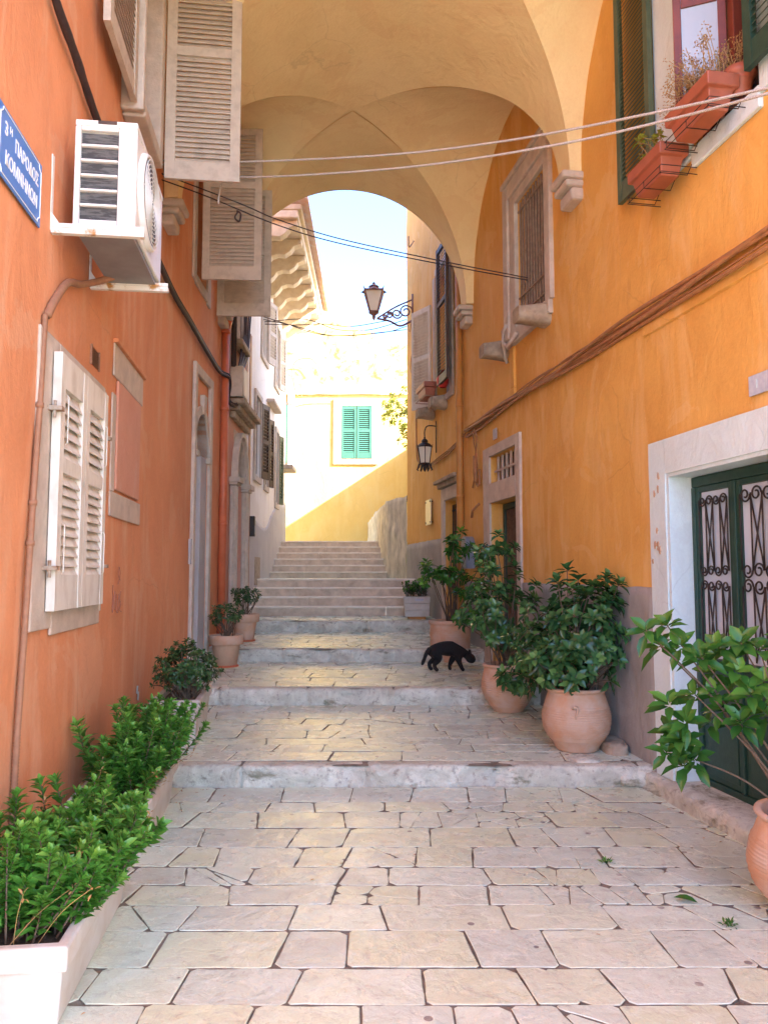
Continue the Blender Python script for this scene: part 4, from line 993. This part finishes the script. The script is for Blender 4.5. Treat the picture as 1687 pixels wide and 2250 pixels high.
for (t,r,s) in ((.2,.13,1),(.45,.10,-1),(.64,.065,1),(.78,.04,-1)):
    cc=W0.lerp(Lb,t)*.5+W1.lerp(Lb,t)*.5
    mb.tube([cc+V((1,0,0))*(r*(1-.7*k/22)*math.cos(s*k*.42))+Z*(r*(1-.7*k/22)*math.sin(s*k*.42)) for k in range(23)],.015,6)
mb.build('bracket',M['rustiron'],lp,smooth=True)
wl_=thing('wall_lantern','black wrought iron lantern hanging from a short arm on the far orange wall','lantern',WR(12.3,3.8,0))
Lc=WR(12.3,3.32,.20); lantern(wl_,Lc,.27,.085,.125,6,M['iron'],M['paleglass'])
mb=MB(); mb.tube(spl([WR(12.3,3.93,0),WR(12.3,3.94,.10),WR(12.3,3.92,.17),WR(12.3,3.84,.20),WR(12.3,3.76,.20)]),.010,6); mb.tube([WR(12.3,4.02,.01),WR(12.3,3.5,.01)],.008,6)
for k in range(6):
    a=2*PI*k/6; mb.tube([Lc+V((.085*math.cos(a),.085*math.sin(a),0)),Lc+V((.10*math.cos(a),.10*math.sin(a),-.06)),Lc+V((.12*math.cos(a),.12*math.sin(a),-.10)),Lc+V((.10*math.cos(a),.10*math.sin(a),-.12))],[.02,.018,.014,.006],6)
mb.build('bracket',M['iron'],wl_)
# ropes and cables over the alley
def px(pts,n=10): return spl([atY(a,b,c) for a,b,c in pts],n)
def rope(name,mat,pts,r,label,cat,extra=None,group=None):
    mb=MB(); P=px(pts,14); mb.tube(P,r,7)
    if extra: extra(mb)
    return tag(mb.build(name,mat,loc=P[0],smooth=True),label,cat,group)
rope('clothes_line',M['rope'],[(300,318,7.0),(345,345,6.9),(500,350,6.5),(829,335,5.9),(1100,303,5.3),(1400,246,4.55),(1625,197,4.0),(1700,180,3.85)],.0085,'upper white rope clothes line stretched across to the green shuttered window','rope',group='clothes lines over the alley')
rope('clothes_line',M['rope'],[(340,352,6.9),(460,378,6.6),(600,381,6.3),(900,359,5.7),(1200,313,5.0),(1450,257,4.45),(1620,212,4.0),(1700,190,3.85)],.0085,'lower white rope clothes line sagging below its twin, short tail knotted on it','rope',
     lambda mb:[mb.tube(px([(473,372,6.58),(478,395,6.58),(474,420,6.58),(472,440,6.58)],5),.010,6),mb.tube(px([(465,380,6.57),(478,372,6.57),(482,385,6.57)],5),.016,6)],group='clothes lines over the alley')
rope('thin_line',M['darkcable'],[(350,375,7.0),(520,440,7.2),(600,474,7.4),(740,517,7.6),(960,565,7.9),(1155,603,8.2)],.006,'upper of two thin dark lines descending to the barred window','line',group='thin lines to the barred window')
rope('thin_line',M['darkcable'],[(350,388,7.0),(450,425,7.1),(600,486,7.4),(740,527,7.6),(960,572,7.9),(1155,608,8.2)],.006,'lower of two thin dark lines descending to the barred window, a knotted loop on it','line',
     lambda mb:[mb.tube(px([(512,455,7.2),(520,462,7.2),(517,478,7.2),(508,470,7.2),(514,458,7.2)],5),.009,6)],group='thin lines to the barred window')
mb=MB(); YY=13.2
for pts in ([(570,690,13),(640,705,13.4),(720,725,13.6),(829,718,13.8),(878,705,14)],[(572,695,13),(660,690,13.3),(730,712,13.6),(800,712,13.8),(878,690,14)],[(570,684,13),(620,700,13.2),(690,722,13.4),(760,724,13.6),(878,712,14)],[(573,700,13),(640,702,13.2),(700,700,13.5),(760,705,13.8),(840,692,14)]):
    mb.tube(px(pts),.008,5)
tag(mb.build('overhead_cables',M['darkcable'],loc=atY(700,715,13.5),smooth=True),'slack dark cables crossing the alley just beyond the vault','cables')
mb=MB()
mb.tube(px([(640,850,20.8),(632,810,20.8),(640,780,20.8),(672,775,20.8),(690,795,20.8)]),.014,5); mb.tube(px([(635,815,20.8),(640,850,20.8),(655,858,20.8),(700,850,20.8),(829,852,20.8)]),.012,5); mb.tube(px([(650,860,20.8),(655,845,20.8),(665,850,20.8)],6),.012,5)
tag(mb.build('drooping_cable',M['orangepipe'],loc=atY(640,850,20.8),smooth=True),'looped brown cable drooping over the sunlit yellow house','cable')
# ================================================================== POTS AND PLANTS
def rosette(mb,p,ax,n,L,W,a0=25,a1=100,droop=.25,segs=3):
    off=random.uniform(-.28,.22); L*=random.uniform(.8,1.15)
    ax=ax.normalized(); s=ax.cross(V((.2,.9,.31))).normalized(); t=ax.cross(s); ph=random.uniform(0,6)
    for i in range(n):
        f_=(i+.5)/n; an=math.radians(a0+(a1-a0)*f_+random.uniform(-9,9)); az=ph+i*2.39996+random.uniform(-.2,.2)
        r=s*math.cos(az)+t*math.sin(az); d=ax*math.cos(an)+r*math.sin(an)
        mb.leaf(p+d*.006-ax*(.02*f_),d,ax*math.sin(an)-r*math.cos(an)+ax*.3,L*random.uniform(.75,1.1)*(.65+.35*f_),W*random.uniform(.8,1.1),droop*random.uniform(.4,1.5),segs,tone=min(1,max(0,off+.9-.75*f_+random.uniform(-.2,.2))))
def grow(root,base,targets,leafm,n,L,W,stem_r=.008,extra=None,name='foliage',a1=100,droop=.25,stemfrac=.45):
    mb=MB();ms=MB()
    for (p,ax) in targets:
        p=V(p); mid=V(base).lerp(p,.55)+V((random.uniform(-.05,.05),random.uniform(-.05,.05),random.uniform(.0,.06)))
        if random.random()<stemfrac: ms.tube(spl([V(base)+V((random.uniform(-.05,.05),random.uniform(-.05,.05),0)),mid,p],5),[stem_r*(1-.05*k) for k in range(11)],5)
        rosette(mb,p,ax,n+random.randint(-2,2),L,W,a1=a1,droop=droop)
    if extra: extra(mb,ms)
    ms.build('stem',M['bark'],root,smooth=True)
    return mb.build(name,leafm,root,smooth=True,recalc=False)
def crown(c,R,n,low=-.5,shell=.55,bias=None):
    """rosette targets spread through an ellipsoid, mostly near its surface"""
    c=V(c);out=[];k=0
    while len(out)<n and k<n*60:
        k+=1; d=V((random.gauss(0,1),random.gauss(0,1),random.gauss(0,1))).normalized()
        if d.z<low: continue
        r=random.uniform(shell,1)*(1+.28*noise.noise(d*2.1+c)); p=c+V((d.x*R[0]*r,d.y*R[1]*r,d.z*R[2]*r))
        out.append((p,(d*.8+V((0,0,.55)))))
    return out
def clear(tg,wallR=.05,wallL=.05):
    out=[]
    for p,ax in tg:
        if p.x>XR(p.y)-wallR: p=V((XR(p.y)-wallR-random.uniform(0,.08),p.y,p.z))
        if p.x<XL(p.y)+wallL: p=V((XL(p.y)+wallL+random.uniform(0,.08),p.y,p.z))
        out.append((p,ax))
    return out
def pot(root,c,prof,mat,soilr,soilz,handle=None,n=56):
    mb=MB(); mb.lathe(c,prof,n,wob=.03); o=mb.build('pot',mat,root,smooth=True)
    mb=MB(); mb.disc(V(c)+Z*soilz,soilr,30); mb.build('soil',M['soil'],root)
    if handle: mb=MB(); handle(mb); mb.build('handle',mat,root,parent=o,smooth=True)
    return o
def ribbed(H,pts,r0,r1,nr,amp=.004):
    amp*=1.7
    """smooth profile through pts (r,z fraction) with throwing ribs between r0 and r1"""
    q=spl([V((r,0,z*H)) for r,z in pts],14);out=[]
    for p in q:
        z=p.z/H; rr=p.x
        if r0<z<r1: rr+=amp*math.sin((z-r0)/(r1-r0)*nr*2*PI)
        out.append((rr,p.z))
    return out
BIG=[(.155,0),(.165,.02),(.185,.10),(.245,.28),(.268,.48),(.258,.66),(.232,.84),(.222,.92),(.238,.955),(.240,.985),(.228,1.0),(.212,.985),(.205,.92),(.21,.80)]
def stakes(c,r,z,n,h):
    def f2(mb,ms):
        for k in range(n):
            a=random.uniform(0,6.28); p=V(c)+V((r*math.cos(a),r*math.sin(a),z)); ms.tube([p,p+V((random.uniform(-.03,.03),random.uniform(-.03,.03),h))],.0035,5)
    return f2
random.seed(41)
# --- big clay pot with broad shrub
c=V((1.53,6.22,gz(6.22)+.0)); H=.49
pt=thing('potted_shrub','broad glossy dark green shrub in the biggest ribbed clay pot on the right','potted plant',c)
def lug(mb): 
    for (a,zz_,s) in ((-1.85,.33,1),):
        d=V((math.cos(a),math.sin(a),0)); p=c+d*.262+Z*zz_; t=V((-d.y,d.x,0))
        mb.tube([p-t*.02+Z*.02,p-t*.012+d*.012+Z*.04,p+t*.012+d*.014+Z*.04,p+t*.02+d*.01+Z*.015,p+t*.008+d*.006-Z*.02,p-d*.004-Z*.06],[.009,.011,.011,.010,.009,.004],8)
pot(pt,c,ribbed(H,BIG,.18,.72,15,.0035),M['terracotta'],.207,H*.82,lug)
tg=crown((1.62,6.25,1.12),(.58,.46,.50),92,-.8,.35)+crown((1.42,6.15,.82),(.46,.36,.26),36,-.9,.4)
grow(pt,c+V((0,.05,H*.8)),clear(tg,.06),M['leafdark'],11,.115,.047,.007,stakes(c,.17,H*.8,8,.22),droop=.3)
# --- middle clay pot
c=V((1.22,7.68,gz(7.68))); H=.46
pt=thing('potted_shrub','leggy glossy shrub in the middle ribbed clay pot in front of the reed door','potted plant',c)
MID=[(.14,0),(.15,.03),(.19,.15),(.245,.38),(.258,.55),(.245,.75),(.232,.90),(.246,.95),(.246,.985),(.23,1.0),(.215,.97),(.21,.85)]
pot(pt,c,ribbed(H,MID,.12,.75,14,.003),M['terracotta'],.21,H*.86)
tg=crown((1.12,7.6,1.16),(.44,.35,.52),66,-.9,.3)+crown((1.26,7.35,.56),(.28,.22,.14),16,-.9,.4)+crown((1.35,7.0,.85),(.25,.25,.3),14,-.9,.3)+crown((1.10,7.7,1.72),(.30,.25,.22),12,-.3,.3)
tg=[q for q in tg if q[0].x>1.02 or q[0].z>1.0]
grow(pt,c+V((0,0,H*.8)),clear(tg,.10),M['leafdark'],11,.118,.047,.008,stakes(c,.15,H*.8,5,.25),droop=.35)
# --- back clay pot (tall trough like) with tall bright shrub
c=V((.86,10.05,gz(10.05)-.17)); H=.52
pt=thing('potted_shrub','tall airy green shrub in the clay pot behind the black cat','potted plant',c)
BK=[(.235,0),(.245,.04),(.255,.3),(.262,.6),(.262,.86),(.28,.92),(.28,.99),(.262,1.0),(.25,.97),(.245,.85)]
pot(pt,c,ribbed(H,BK,.1,.8,12,.003),M['terracotta'],.247,H*.88)
tg=crown((.70,9.8,1.50),(.36,.35,.22),30,-.4,.3)+crown((.93,9.8,1.85),(.22,.2,.26),14,-.5,.3)+crown((1.05,9.3,1.25),(.30,.3,.45),22,-.8,.4)+crown((1.16,8.9,1.72),(.10,.12,.25),6,-.5,.3)
grow(pt,c+V((0,0,H*.85)),clear(tg,.10),M['leafmid'],10,.115,.042,.008,droop=.35)
# --- near right pot
c=V((1.98,3.62,0)); H=.46
pt=thing('potted_shrub','large bright leaved shrub in the clay pot cut by the right edge of the photo','potted plant',c)
pot(pt,c,ribbed(H,[(r*1.10,z) for r,z in BIG],.15,.74,16,.0035),M['terracotta'],.23,H*.86,n=80)
pts_=[(1395,1362,3.9),(1440,1350,3.9),(1470,1395,3.85),(1425,1395,3.95),(1515,1420,3.8),(1550,1400,3.8),(1600,1390,3.75),(1640,1400,3.7),(1500,1500,3.8),(1540,1500,3.8),(1590,1450,3.75),(1620,1500,3.7),(1445,1520,3.9),(1480,1560,3.85),(1440,1625,3.9),(1470,1600,3.85),(1500,1640,3.85),(1450,1580,3.95),(1560,1530,3.8),(1600,1560,3.7),(1650,1470,3.7),(1650,1540,3.7),(1475,1650,3.85),(1700,1380,3.6),(1720,1450,3.6),(1540,1450,3.95),(1580,1490,3.9),(1690,1520,3.55),(1530,1560,3.9),(1570,1400,3.9)]
tg=[(atY(a,b,y),V((-.25,-.35,.8))+V((random.uniform(-.4,.4),random.uniform(-.3,.3),0))) for a,b,y in pts_]
grow(pt,c+V((0,.05,H*.8)),tg,M['leafmid'],10,.135,.050,.007,stakes(c,.16,H*.8,7,.25),droop=.3,stemfrac=.2)
# --- left round pots
RND=[(.12,0),(.13,.02),(.165,.62),(.170,.70),(.198,.705),(.203,.72),(.21,.97),(.205,1.0),(.188,.99),(.18,.85)]
for (x,y,s,zb_,lb,mt) in ((-1.92,9.47,1.0,gz(9.47),'dark bushy little tree in a two tone round clay pot by the left drainpipe','terrapale'),(-1.93,10.75,.98,gz(10.75),'dark bushy little tree in the farther clay pot, half hidden behind its twin','terracotta')):
    c=V((x,y,zb_)); H=.38*s
    pt=thing('potted_bush',lb,'potted plant',c,'round clay pots by the left wall')
    pr=[(r*s,z*H) for r,z in RND]; 
    o=pot(pt,c,pr[:4],M[mt],.18*s,H*.9); mb=MB(); mb.lathe(c,pr[3:],48,wob=.02); mb.build('rim',M['terracotta'],pt,parent=o,smooth=True)
    mb=MB(); mb.lathe(c,[(.15,-.002),(.155,.018),(.13,.02)],30); mb.build('saucer',M['terradrain'],pt,parent=o)
    tg=crown(c+V((.0,0,H+.24)),(.22,.2,.17),46,-.6,.5)
    grow(pt,c+V((0,0,H*.85)),clear(tg),M['leafbush'],9,.06,.022,.006,stakes(c,.09,H*.85,3,.15))
# --- rectangular planters on the left
def planter(root,fn,L,Wd,H,mat,lip=.03,board=False):
    mb=MB();t=.03;ty=.0;ta=.05
    out0=[(ta,ta*.6),(L-ta,ta*.6),(L-ta,Wd-ta*.6),(ta,Wd-ta*.6)] ; out1=[(0,0),(L,0),(L,Wd),(0,Wd)]
    ins=[(t,t),(L-t,t),(L-t,Wd-t),(t,Wd-t)]
    r=[]
    for pts,z in ((out0,0),([(p[0]*.35+q[0]*.65,p[1]*.35+q[1]*.65) for p,q in zip(out0,out1)],H-.09)): r.append([fn(a,b,z) for a,b in pts])
    for e,z in ((.012,H-.085),(.014,H-.01),(.008,H)): r.append([fn(a+(-e if a<L/2 else e),b+(-e if b<Wd/2 else e),z) for a,b in out1])
    r.append([fn(a,b,H) for a,b in ins]); r.append([fn(a,b,H-.12) for a,b in ins])
    vs=[p for q in r for p in q]; fs=[]
    for i in range(len(r)-1):
        for k in range(4): fs.append((i*4+k,i*4+(k+1)%4,(i+1)*4+(k+1)%4,(i+1)*4+k))
    fs.append((0,1,2,3)); mb.add(vs,fs); o=mb.build('box',mat,root,bevel=.008)
    mb=MB(); mb.quad(fn(t,t,H-.05),fn(L-t,t,H-.05),fn(L-t,Wd-t,H-.05),fn(t,Wd-t,H-.05)); mb.build('soil',M['soil'],root)
    return o
def lfn(Y,d,z): return lambda a,b,c:WL(Y+a,z+c,d+b)
def sprigs(root,pts,hmin,hmax,leafm,L,W,nl,lean=.25,dirx=0):
    mb=MB();ms=MB()
    for p in pts:
        h=random.uniform(hmin,hmax); off=random.uniform(-.3,.2); ls=random.uniform(.72,1.15); ln_=V((random.gauss(0,lean)+dirx*random.random(),random.gauss(0,lean),1)).normalized()
        q=[p,p+ln_*h*.5+V((0,0,h*.05)),p+ln_*h*.85+V((0,0,h*.18))]; S_=spl(q,5); ms.tube(S_,[.005-.0003*k for k in range(len(S_))],5)
        for k in range(nl):
            t=.18+.82*(k/nl)**.8; i=min(len(S_)-2,int(t*(len(S_)-1))); pp=S_[i].lerp(S_[i+1],t*(len(S_)-1)-i)
            az=k*2.4+h*50; an=math.radians(88-50*t+random.uniform(-12,12)); r=V((math.cos(az),math.sin(az),0)); d=(ln_*math.cos(an)+r*math.sin(an))
            mb.leaf(pp,d,ln_*math.sin(an)-r*math.cos(an),L*ls*random.uniform(.7,1.15),W*ls*random.uniform(.8,1.1),random.uniform(0,.45),3,tone=min(1,max(0,off+t*t*.8+random.uniform(-.25,.25))))
        rosette(mb,S_[-1],ln_,9,L*.8,W*.85,12,80,.12)
    ms.build('stem',M['bark'],root,smooth=True); return mb.build('foliage',leafm,root,smooth=True,recalc=False)
random.seed(50)
P1=thing('planter_box','white rectangular planter cut by the left edge, overflowing with bright green shrub','planter',WL(3.2,0,.3))
planter(P1,lfn(2.66,.10,0),1.10,.44,.29,M['planter'])
pts=[WL(2.66+random.uniform(.10,1.07),.25,.10+random.uniform(.04,.42)) for _ in range(165)]
pts+=[WL(2.70+random.uniform(.0,1.07),.24,random.uniform(.36,.53)) for _ in range(60)]
sprigs(P1,pts,.12,.38,M['leafbright'],.062,.022,34,.36,1.0)
P2=thing('planter_box','second white planter along the left wall, hidden under its bright green shrub','planter',WL(4.8,0,.3))
planter(P2,lfn(4.25,.08,0),1.10,.44,.30,M['planter'])
pts=[WL(4.25+random.uniform(.1,1.1),.26,.08+random.uniform(.05,.40)) for _ in range(80)]
pts+=[WL(4.25+random.uniform(.1,1.3),.26,.08+random.uniform(.05,.42)) for _ in range(75)]
sprigs(P2,pts,.16,.48,M['leafbright'],.068,.024,36,.28,.85)
for P_,y0 in ((P1,2.66),(P2,4.25)):
    mb=MB()
    for k in range(30):
        y=y0+random.uniform(.04,1.05); b_=WL(y,.25,.10+random.uniform(.04,.42)); e=b_+V((random.uniform(-.05,.22),random.uniform(-.1,.1),random.uniform(.08,.30))); mb.tube(spl([b_,b_.lerp(e,.5)+V((random.uniform(-.02,.02),0,.02)),e],4),.0013,4)
        rosette(mb,e,Z,4,.035,.010,20,120)
    for v in range(len(mb.v)): pass
    mb.build('dead_twigs',M['dry'],P_,recalc=False,kind='stuff')
P3=thing('planter_box','third white planter on the left holding a dark rounded bush','planter',WL(6.6,.15,.3))
planter(P3,lfn(6.05,.22,gz(6.12)+.0),.95,.36,.40,M['planter'])
c=WL(6.42,.57+.20,.44)
grow(P3,c-Z*.30,clear(crown(c,(.27,.27,.23),150,-.75,.6),.04,.02),M['leafbush'],9,.052,.022,.006,stakes(c-Z*.33,.1,0,8,.14))
# white boarded planter on the right by the stairs
c=V((.52,12.38,gz(12.2)))
P4=thing('planter_box','white square boarded planter with low green plants at the foot of the stairs','planter',c)
mb=MB(); q=lambda a,b,z:c+V((a*(1+.10*z/.3),b*(1+.10*z/.3),z))
for k in range(3):
    z0=.045+k*.105; mb.add([q(sx*.185,sy*.185,z) for z in (z0,z0+.101) for sx,sy in ((-1,-1),(1,-1),(1,1),(-1,1))],[(0,1,5,4),(1,2,6,5),(2,3,7,6),(3,0,4,7),(0,3,2,1),(4,5,6,7)])
po=mb.build('box',M['planter'],P4,bevel=.004)
mb=MB(); mb.box(lambda a,b,z:c+V((a,b,z)),-.14,.14,-.14,.14,0,.044); mb.build('foot',M['orangedrain'],P4,parent=po)
mb=MB(); mb.box(lambda a,b,z:c+V((a,b,z)),-.03,.10,-.2125,-.2085,.29,.325); mb.build('sticker',M['plaque'],P4,parent=po)
pts=[c+V((random.uniform(-.17,.17),random.uniform(-.17,.17),.36)) for _ in range(55)]
sprigs(P4,pts,.10,.24,M['leafmid'],.05,.024,10,.3)
# window boxes on the near right sill
for i,(Y0,z0,L,lb) in enumerate(((4.99,4.24,.42,'lower red plastic window box with a few lime green sprigs'),(4.44,4.36,.46,'upper red plastic window box filled with dried brown plants'))):
    B=thing('window_box',lb,'window box',WR(Y0+.2,z0,.15),'red boxes on the green shuttered window')
    fnb=lambda a,b,c_,Y0=Y0,z0=z0:WR(Y0+a,z0+c_,.07+b)
    planter(B,fnb,L,.19,.21,M['plasticpot'])
    mb=MB()
    for z in (-.012,.035): mb.tube([fnb(-.02,-.06,z),fnb(-.02,.20,z),fnb(L+.02,.20,z),fnb(L+.02,-.06,z)],.0032,5)
    for a in (.0,L*.5,L): mb.tube([fnb(a,-.06,.12),fnb(a,.0,-.012),fnb(a,.20,-.012),fnb(a,.20,.04)],.0032,5)
    mb.build('rack',M['iron'],B)
    mb=MB();ms=MB()
    if i==0:
        for k in range(16):
            p=fnb(random.uniform(.05,L-.05),random.uniform(.05,.15),.18); e=p+V((random.uniform(-.12,.05),random.uniform(-.1,.2),random.uniform(.08,.30))); ms.tube(spl([p,p.lerp(e,.5)+V((.02,0,.03)),e],4),.0025,4)
            if k<7: rosette(mb,e,Z,8,.045,.022,30,100)
            else: rosette(mb,e,Z,4,.02,.01)
        ms.build('dry_stem',M['dry'],B); mb.build('foliage',M['leafyellow'],B,smooth=True,recalc=False)
    else:
        for k in range(110):
            p=fnb(random.uniform(.03,L-.03),random.uniform(.04,.16),.18); e=p+V((random.uniform(-.14,.14),random.uniform(-.10,.22),random.uniform(.08,.30))); ms.tube(spl([p,p.lerp(e,.5)+V((.02*random.random(),0,.03)),e],4),.0022,4)
            for q_ in range(4): rosette(mb,e+V((random.uniform(-.03,.03),random.uniform(-.03,.03),random.uniform(-.05,.02))),Z,5,.018,.009,20,120)
        ms.build('dry_stem',M['dry'],B); mb.build('foliage',M['dry'],B,smooth=True,recalc=False)
c=WR(4.50,4.45,.01)
B=thing('flower_pot','small round red pot with dry stalks behind the upper window box','flower pot',c)
mb=MB(); mb.lathe(c,[(.06,0),(.08,.12),(.10,.13),(.105,.18),(.095,.18),(.085,.1)],32); mb.build('pot',M['plasticpot'],B,smooth=True)
ms=MB();mb=MB()
for k in range(26):
    e=c+V((random.uniform(-.12,.10),random.uniform(-.12,.15),random.uniform(.25,.45))); ms.tube(spl([c+Z*.12,c.lerp(e,.5)+Z*.05,e],4),.002,4)
    for q_ in range(4): rosette(mb,c.lerp(e,random.uniform(.6,1)),Z,4,.022,.010,20,120)
ms.build('dry_stem',M['dry'],B); mb.build('foliage',M['dry'],B,recalc=False)
# far window box + red vase
B=thing('window_box','red clay window box below the cream shutter on the far orange wall','window box',WR(12.2,4.3,.1))
planter(B,lambda a,b,c_:WR(11.95+a,4.36+c_,.08+b),.55,.2,.22,M['plasticpot'])
mb=MB(); mb.tube([WR(11.9,4.34,.0),WR(11.9,4.34,.3),WR(12.5,4.34,.3),WR(12.5,4.34,0)],.008,5); mb.build('rack',M['rust'],B)
c=WR(11.5,4.37,.10); mb=MB(); mb.lathe(c,[(.05,0),(.09,.06),(.10,.13),(.06,.19),(.025,.22),(.035,.27),(.02,.26)],24)
tag(mb.build('vase',M['red'],loc=c,smooth=True),'small red vase standing on the stone sill corbel under the dark shutter','vase')
# overhanging branch of the garden shrub
random.seed(8)
c=V((.95,17.6,5.04)); B=thing('garden_shrub','yellow green shrub leaning out from behind the orange house corner','shrub',c)
tg=[]
for (a,b) in ((870,845),(850,860),(835,872),(860,880),(875,870),(845,895),(832,905),(862,905),(878,900),(850,915),(870,925),(880,935),(868,945),(876,965),(840,885),(856,868),(872,888),(864,935),(874,912),(884,880),(890,900),(888,925),(846,872),(838,890)):
    for _ in range(3): tg.append((atY(a+random.uniform(-6,6),b+random.uniform(-8,8),17.6+random.uniform(-.3,.4)),V((-.5,-.2,.6))))
tg+=crown((1.0,17.7,5.35),(.5,.6,.45),30,-.3,.3)
grow(B,c,tg,M['leafyellow'],7,.13,.07,.010,droop=.3)
# weeds and fallen leaf
random.seed(9)
for i,(pxx,pyy,s,lb) in enumerate(((1308,1862,.05,'tiny green weed sprouting between slabs, nearer the middle'),(1572,2000,.055,'small weed tuft in the paving joint below the right clay pot'))):
    r=ray(pxx,pyy); p=V((0,0,EYE))+r*(-EYE/r.z); mb=MB()
    for k in range(5): rosette(mb,p+V((random.uniform(-.02,.02),random.uniform(-.02,.02),.004)),Z+V((random.uniform(-.3,.3),random.uniform(-.3,.3),0)),8,s*.8,.009,20,85)
    tag(mb.build('weed',M['leafmid'],loc=p,recalc=False),lb,'weed')
random.seed(77)
mb=MB()
for _ in range(70):
    y=random.choice((random.uniform(2.8,5.6),random.uniform(5.55,5.73),random.uniform(7.8,7.95),random.uniform(8.2,9.8),random.uniform(5.95,7.8))); x=random.choice((random.uniform(XL(y)+.3,XR(y)-.2),XR(y)-random.uniform(.15,.5),XL(y)+random.uniform(.5,.8))); g_=gz(y)+.006
    mb.leaf(V((x,y,g_)),V((random.gauss(0,1),random.gauss(0,1),.05)),Z,random.uniform(.012,.035),random.uniform(.006,.014),.2,3)
o=mb.build('leaf_litter',M['dry'],loc=(0,5,0),recalc=False); o['kind']='stuff'; tag(o,'tiny dry leaf scraps scattered over the paving','litter')
r=ray(1480,1943); p=V((0,0,EYE))+r*(-(EYE-.006)/r.z); mb=MB(); mb.leaf(p+V((-.05,.02,.002)),V((.75,-.45,.05)),Z,.11,.05,.08,4,tone=.2)
tag(mb.build('fallen_leaf',M['leafmid'],loc=p,recalc=False),'single fallen green leaf lying on the paving at the lower right','leaf')
# ================================================================== CAT
CS=1.12
def cat():
    gx=gz(9.10)+.004; O=V((.72,9.10,gx)); s=1.0
    root=thing('cat','black cat walking to the right with lowered head before the back clay pot','cat',O)
    J=[];E=[];R=[]
    def j(p,r,par=None):
        J.append(V(p));R.append(r)
        if par is not None: E.append((par,len(J)-1))
        return len(J)-1
    pel=j((-.11,0,.235),.060); sp1=j((-.02,0,.235),.076,pel); sp2=j((.07,0,.222),.078,sp1); sh=j((.145,0,.218),.068,sp2)
    nk=j((.20,0,.185),.042,sh); nk2=j((.235,0,.150),.036,nk); hd=j((.268,0,.122),.054,nk2); mz=j((.300,0,.098),.034,hd); ns=j((.312,0,.088),.018,mz)
    t=pel
    for p,r in (((-.165,0,.235),.026),((-.205,.0,.185),.020),((-.222,.01,.13),.018),((-.238,.02,.085),.019),((-.25,.02,.055),.010)): t=j(p,r,t)
    def leg(par,pts):
        for p,r in pts: par=j(p,r*1.35,par)
    leg(pel,[((-.115,-.045,.175),.044),((-.075,-.05,.125),.028),((-.135,-.05,.070),.016),((-.115,-.05,.018),.014),((-.085,-.05,.010),.013)])
    leg(pel,[((-.12,.045,.175),.042),((-.10,.05,.12),.026),((-.165,.05,.075),.016),((-.155,.05,.018),.014),((-.125,.05,.010),.013)])
    leg(sh,[((.135,-.045,.165),.032),((.125,-.05,.110),.021),((.15,-.05,.055),.015),((.165,-.05,.014),.014),((.19,-.05,.010),.013)])
    leg(sh,[((.12,.045,.160),.032),((.075,.05,.105),.021),((.055,.05,.055),.015),((.05,.05,.014),.014),((.075,.05,.010),.013)])
    me=bpy.data.meshes.new('body'); a=math.radians(8); rot=Matrix.Rotation(a,3,'Z')
    me.from_pydata([rot@(p*CS) for p in J],E,[]); me.materials.append(M['catfur'])
    o=bpy.data.objects.new('body',me); C.objects.link(o); o.parent=root
    sk=o.modifiers.new('Skin','SKIN'); sk.use_smooth_shade=True
    for i,v in enumerate(me.skin_vertices[0].data): v.radius=(R[i]*CS*1.12,R[i]*CS*1.12); v.use_root=(i==0)
    sb=o.modifiers.new('Sub','SUBSURF'); sb.levels=2; sb.render_levels=2
    for sy in (-1,1):
        mb=MB(); q=[(.240,sy*.008,.165),(.280,sy*.014,.165),(.258,sy*.052,.150),(.255,sy*.036,.228)]
        mb.add([O+rot@(V(v)*CS) for v in q],[(0,1,3),(1,2,3),(2,0,3),(0,2,1)]); mb.build('ear',M['catfur'],root,parent=o)
    for sy in (-1,1):
        mb=MB(); bm=bmesh.new(); bmesh.ops.create_icosphere(bm,subdivisions=2,radius=.006); p=O+rot@(V((.303,sy*.026,.124))*CS); mb.v=[p+v.co for v in bm.verts]; mb.f=[tuple(v.index for v in q.verts) for q in bm.faces]; bm.free(); mb.build('eye',M['cateye'],root,parent=o,smooth=True)
cat()
# ================================================================== LIGHT, SKY, CAMERA
w=bpy.data.worlds.new('World'); bpy.context.scene.world=w; w.use_nodes=True; t=w.node_tree
sky=t.nodes.new('ShaderNodeTexSky'); sky.sky_type='NISHITA'; sky.sun_disc=False
sd=V((1,-.5,.65)).normalized(); el=math.asin(sd.z); az=math.atan2(sd.x,sd.y)
sky.sun_elevation=el; sky.sun_rotation=az; sky.air_density=.6; sky.dust_density=1.0; sky.ozone_density=4.0
t.links.new(sky.outputs[0],t.nodes['Background'].inputs['Color']); t.nodes['Background'].inputs['Strength'].default_value=SKY
ld=bpy.data.lights.new('sun','SUN'); ld.energy=SUN; ld.angle=math.radians(.6); ld.color=(1,.97,.91)
lo=bpy.data.objects.new('sun',ld); C.objects.link(lo); lo.rotation_euler=sd.to_track_quat('Z','Y').to_euler()
cd=bpy.data.cameras.new('camera'); cam=bpy.data.objects.new('camera',cd); C.objects.link(cam)
cam.location=(0,0,EYE); cam.rotation_euler=(math.radians(94.6),0,0); cd.sensor_fit='VERTICAL'; cd.sensor_height=36; cd.lens=36*1688/2250; cd.clip_end=600; cd.clip_start=.05
sc=bpy.context.scene; sc.camera=cam
sc.view_settings.view_transform='Standard'; sc.view_settings.look='None'; sc.view_settings.exposure=EXPO; sc.view_settings.gamma=1
sc.cycles.max_bounces=10; sc.cycles.diffuse_bounces=7
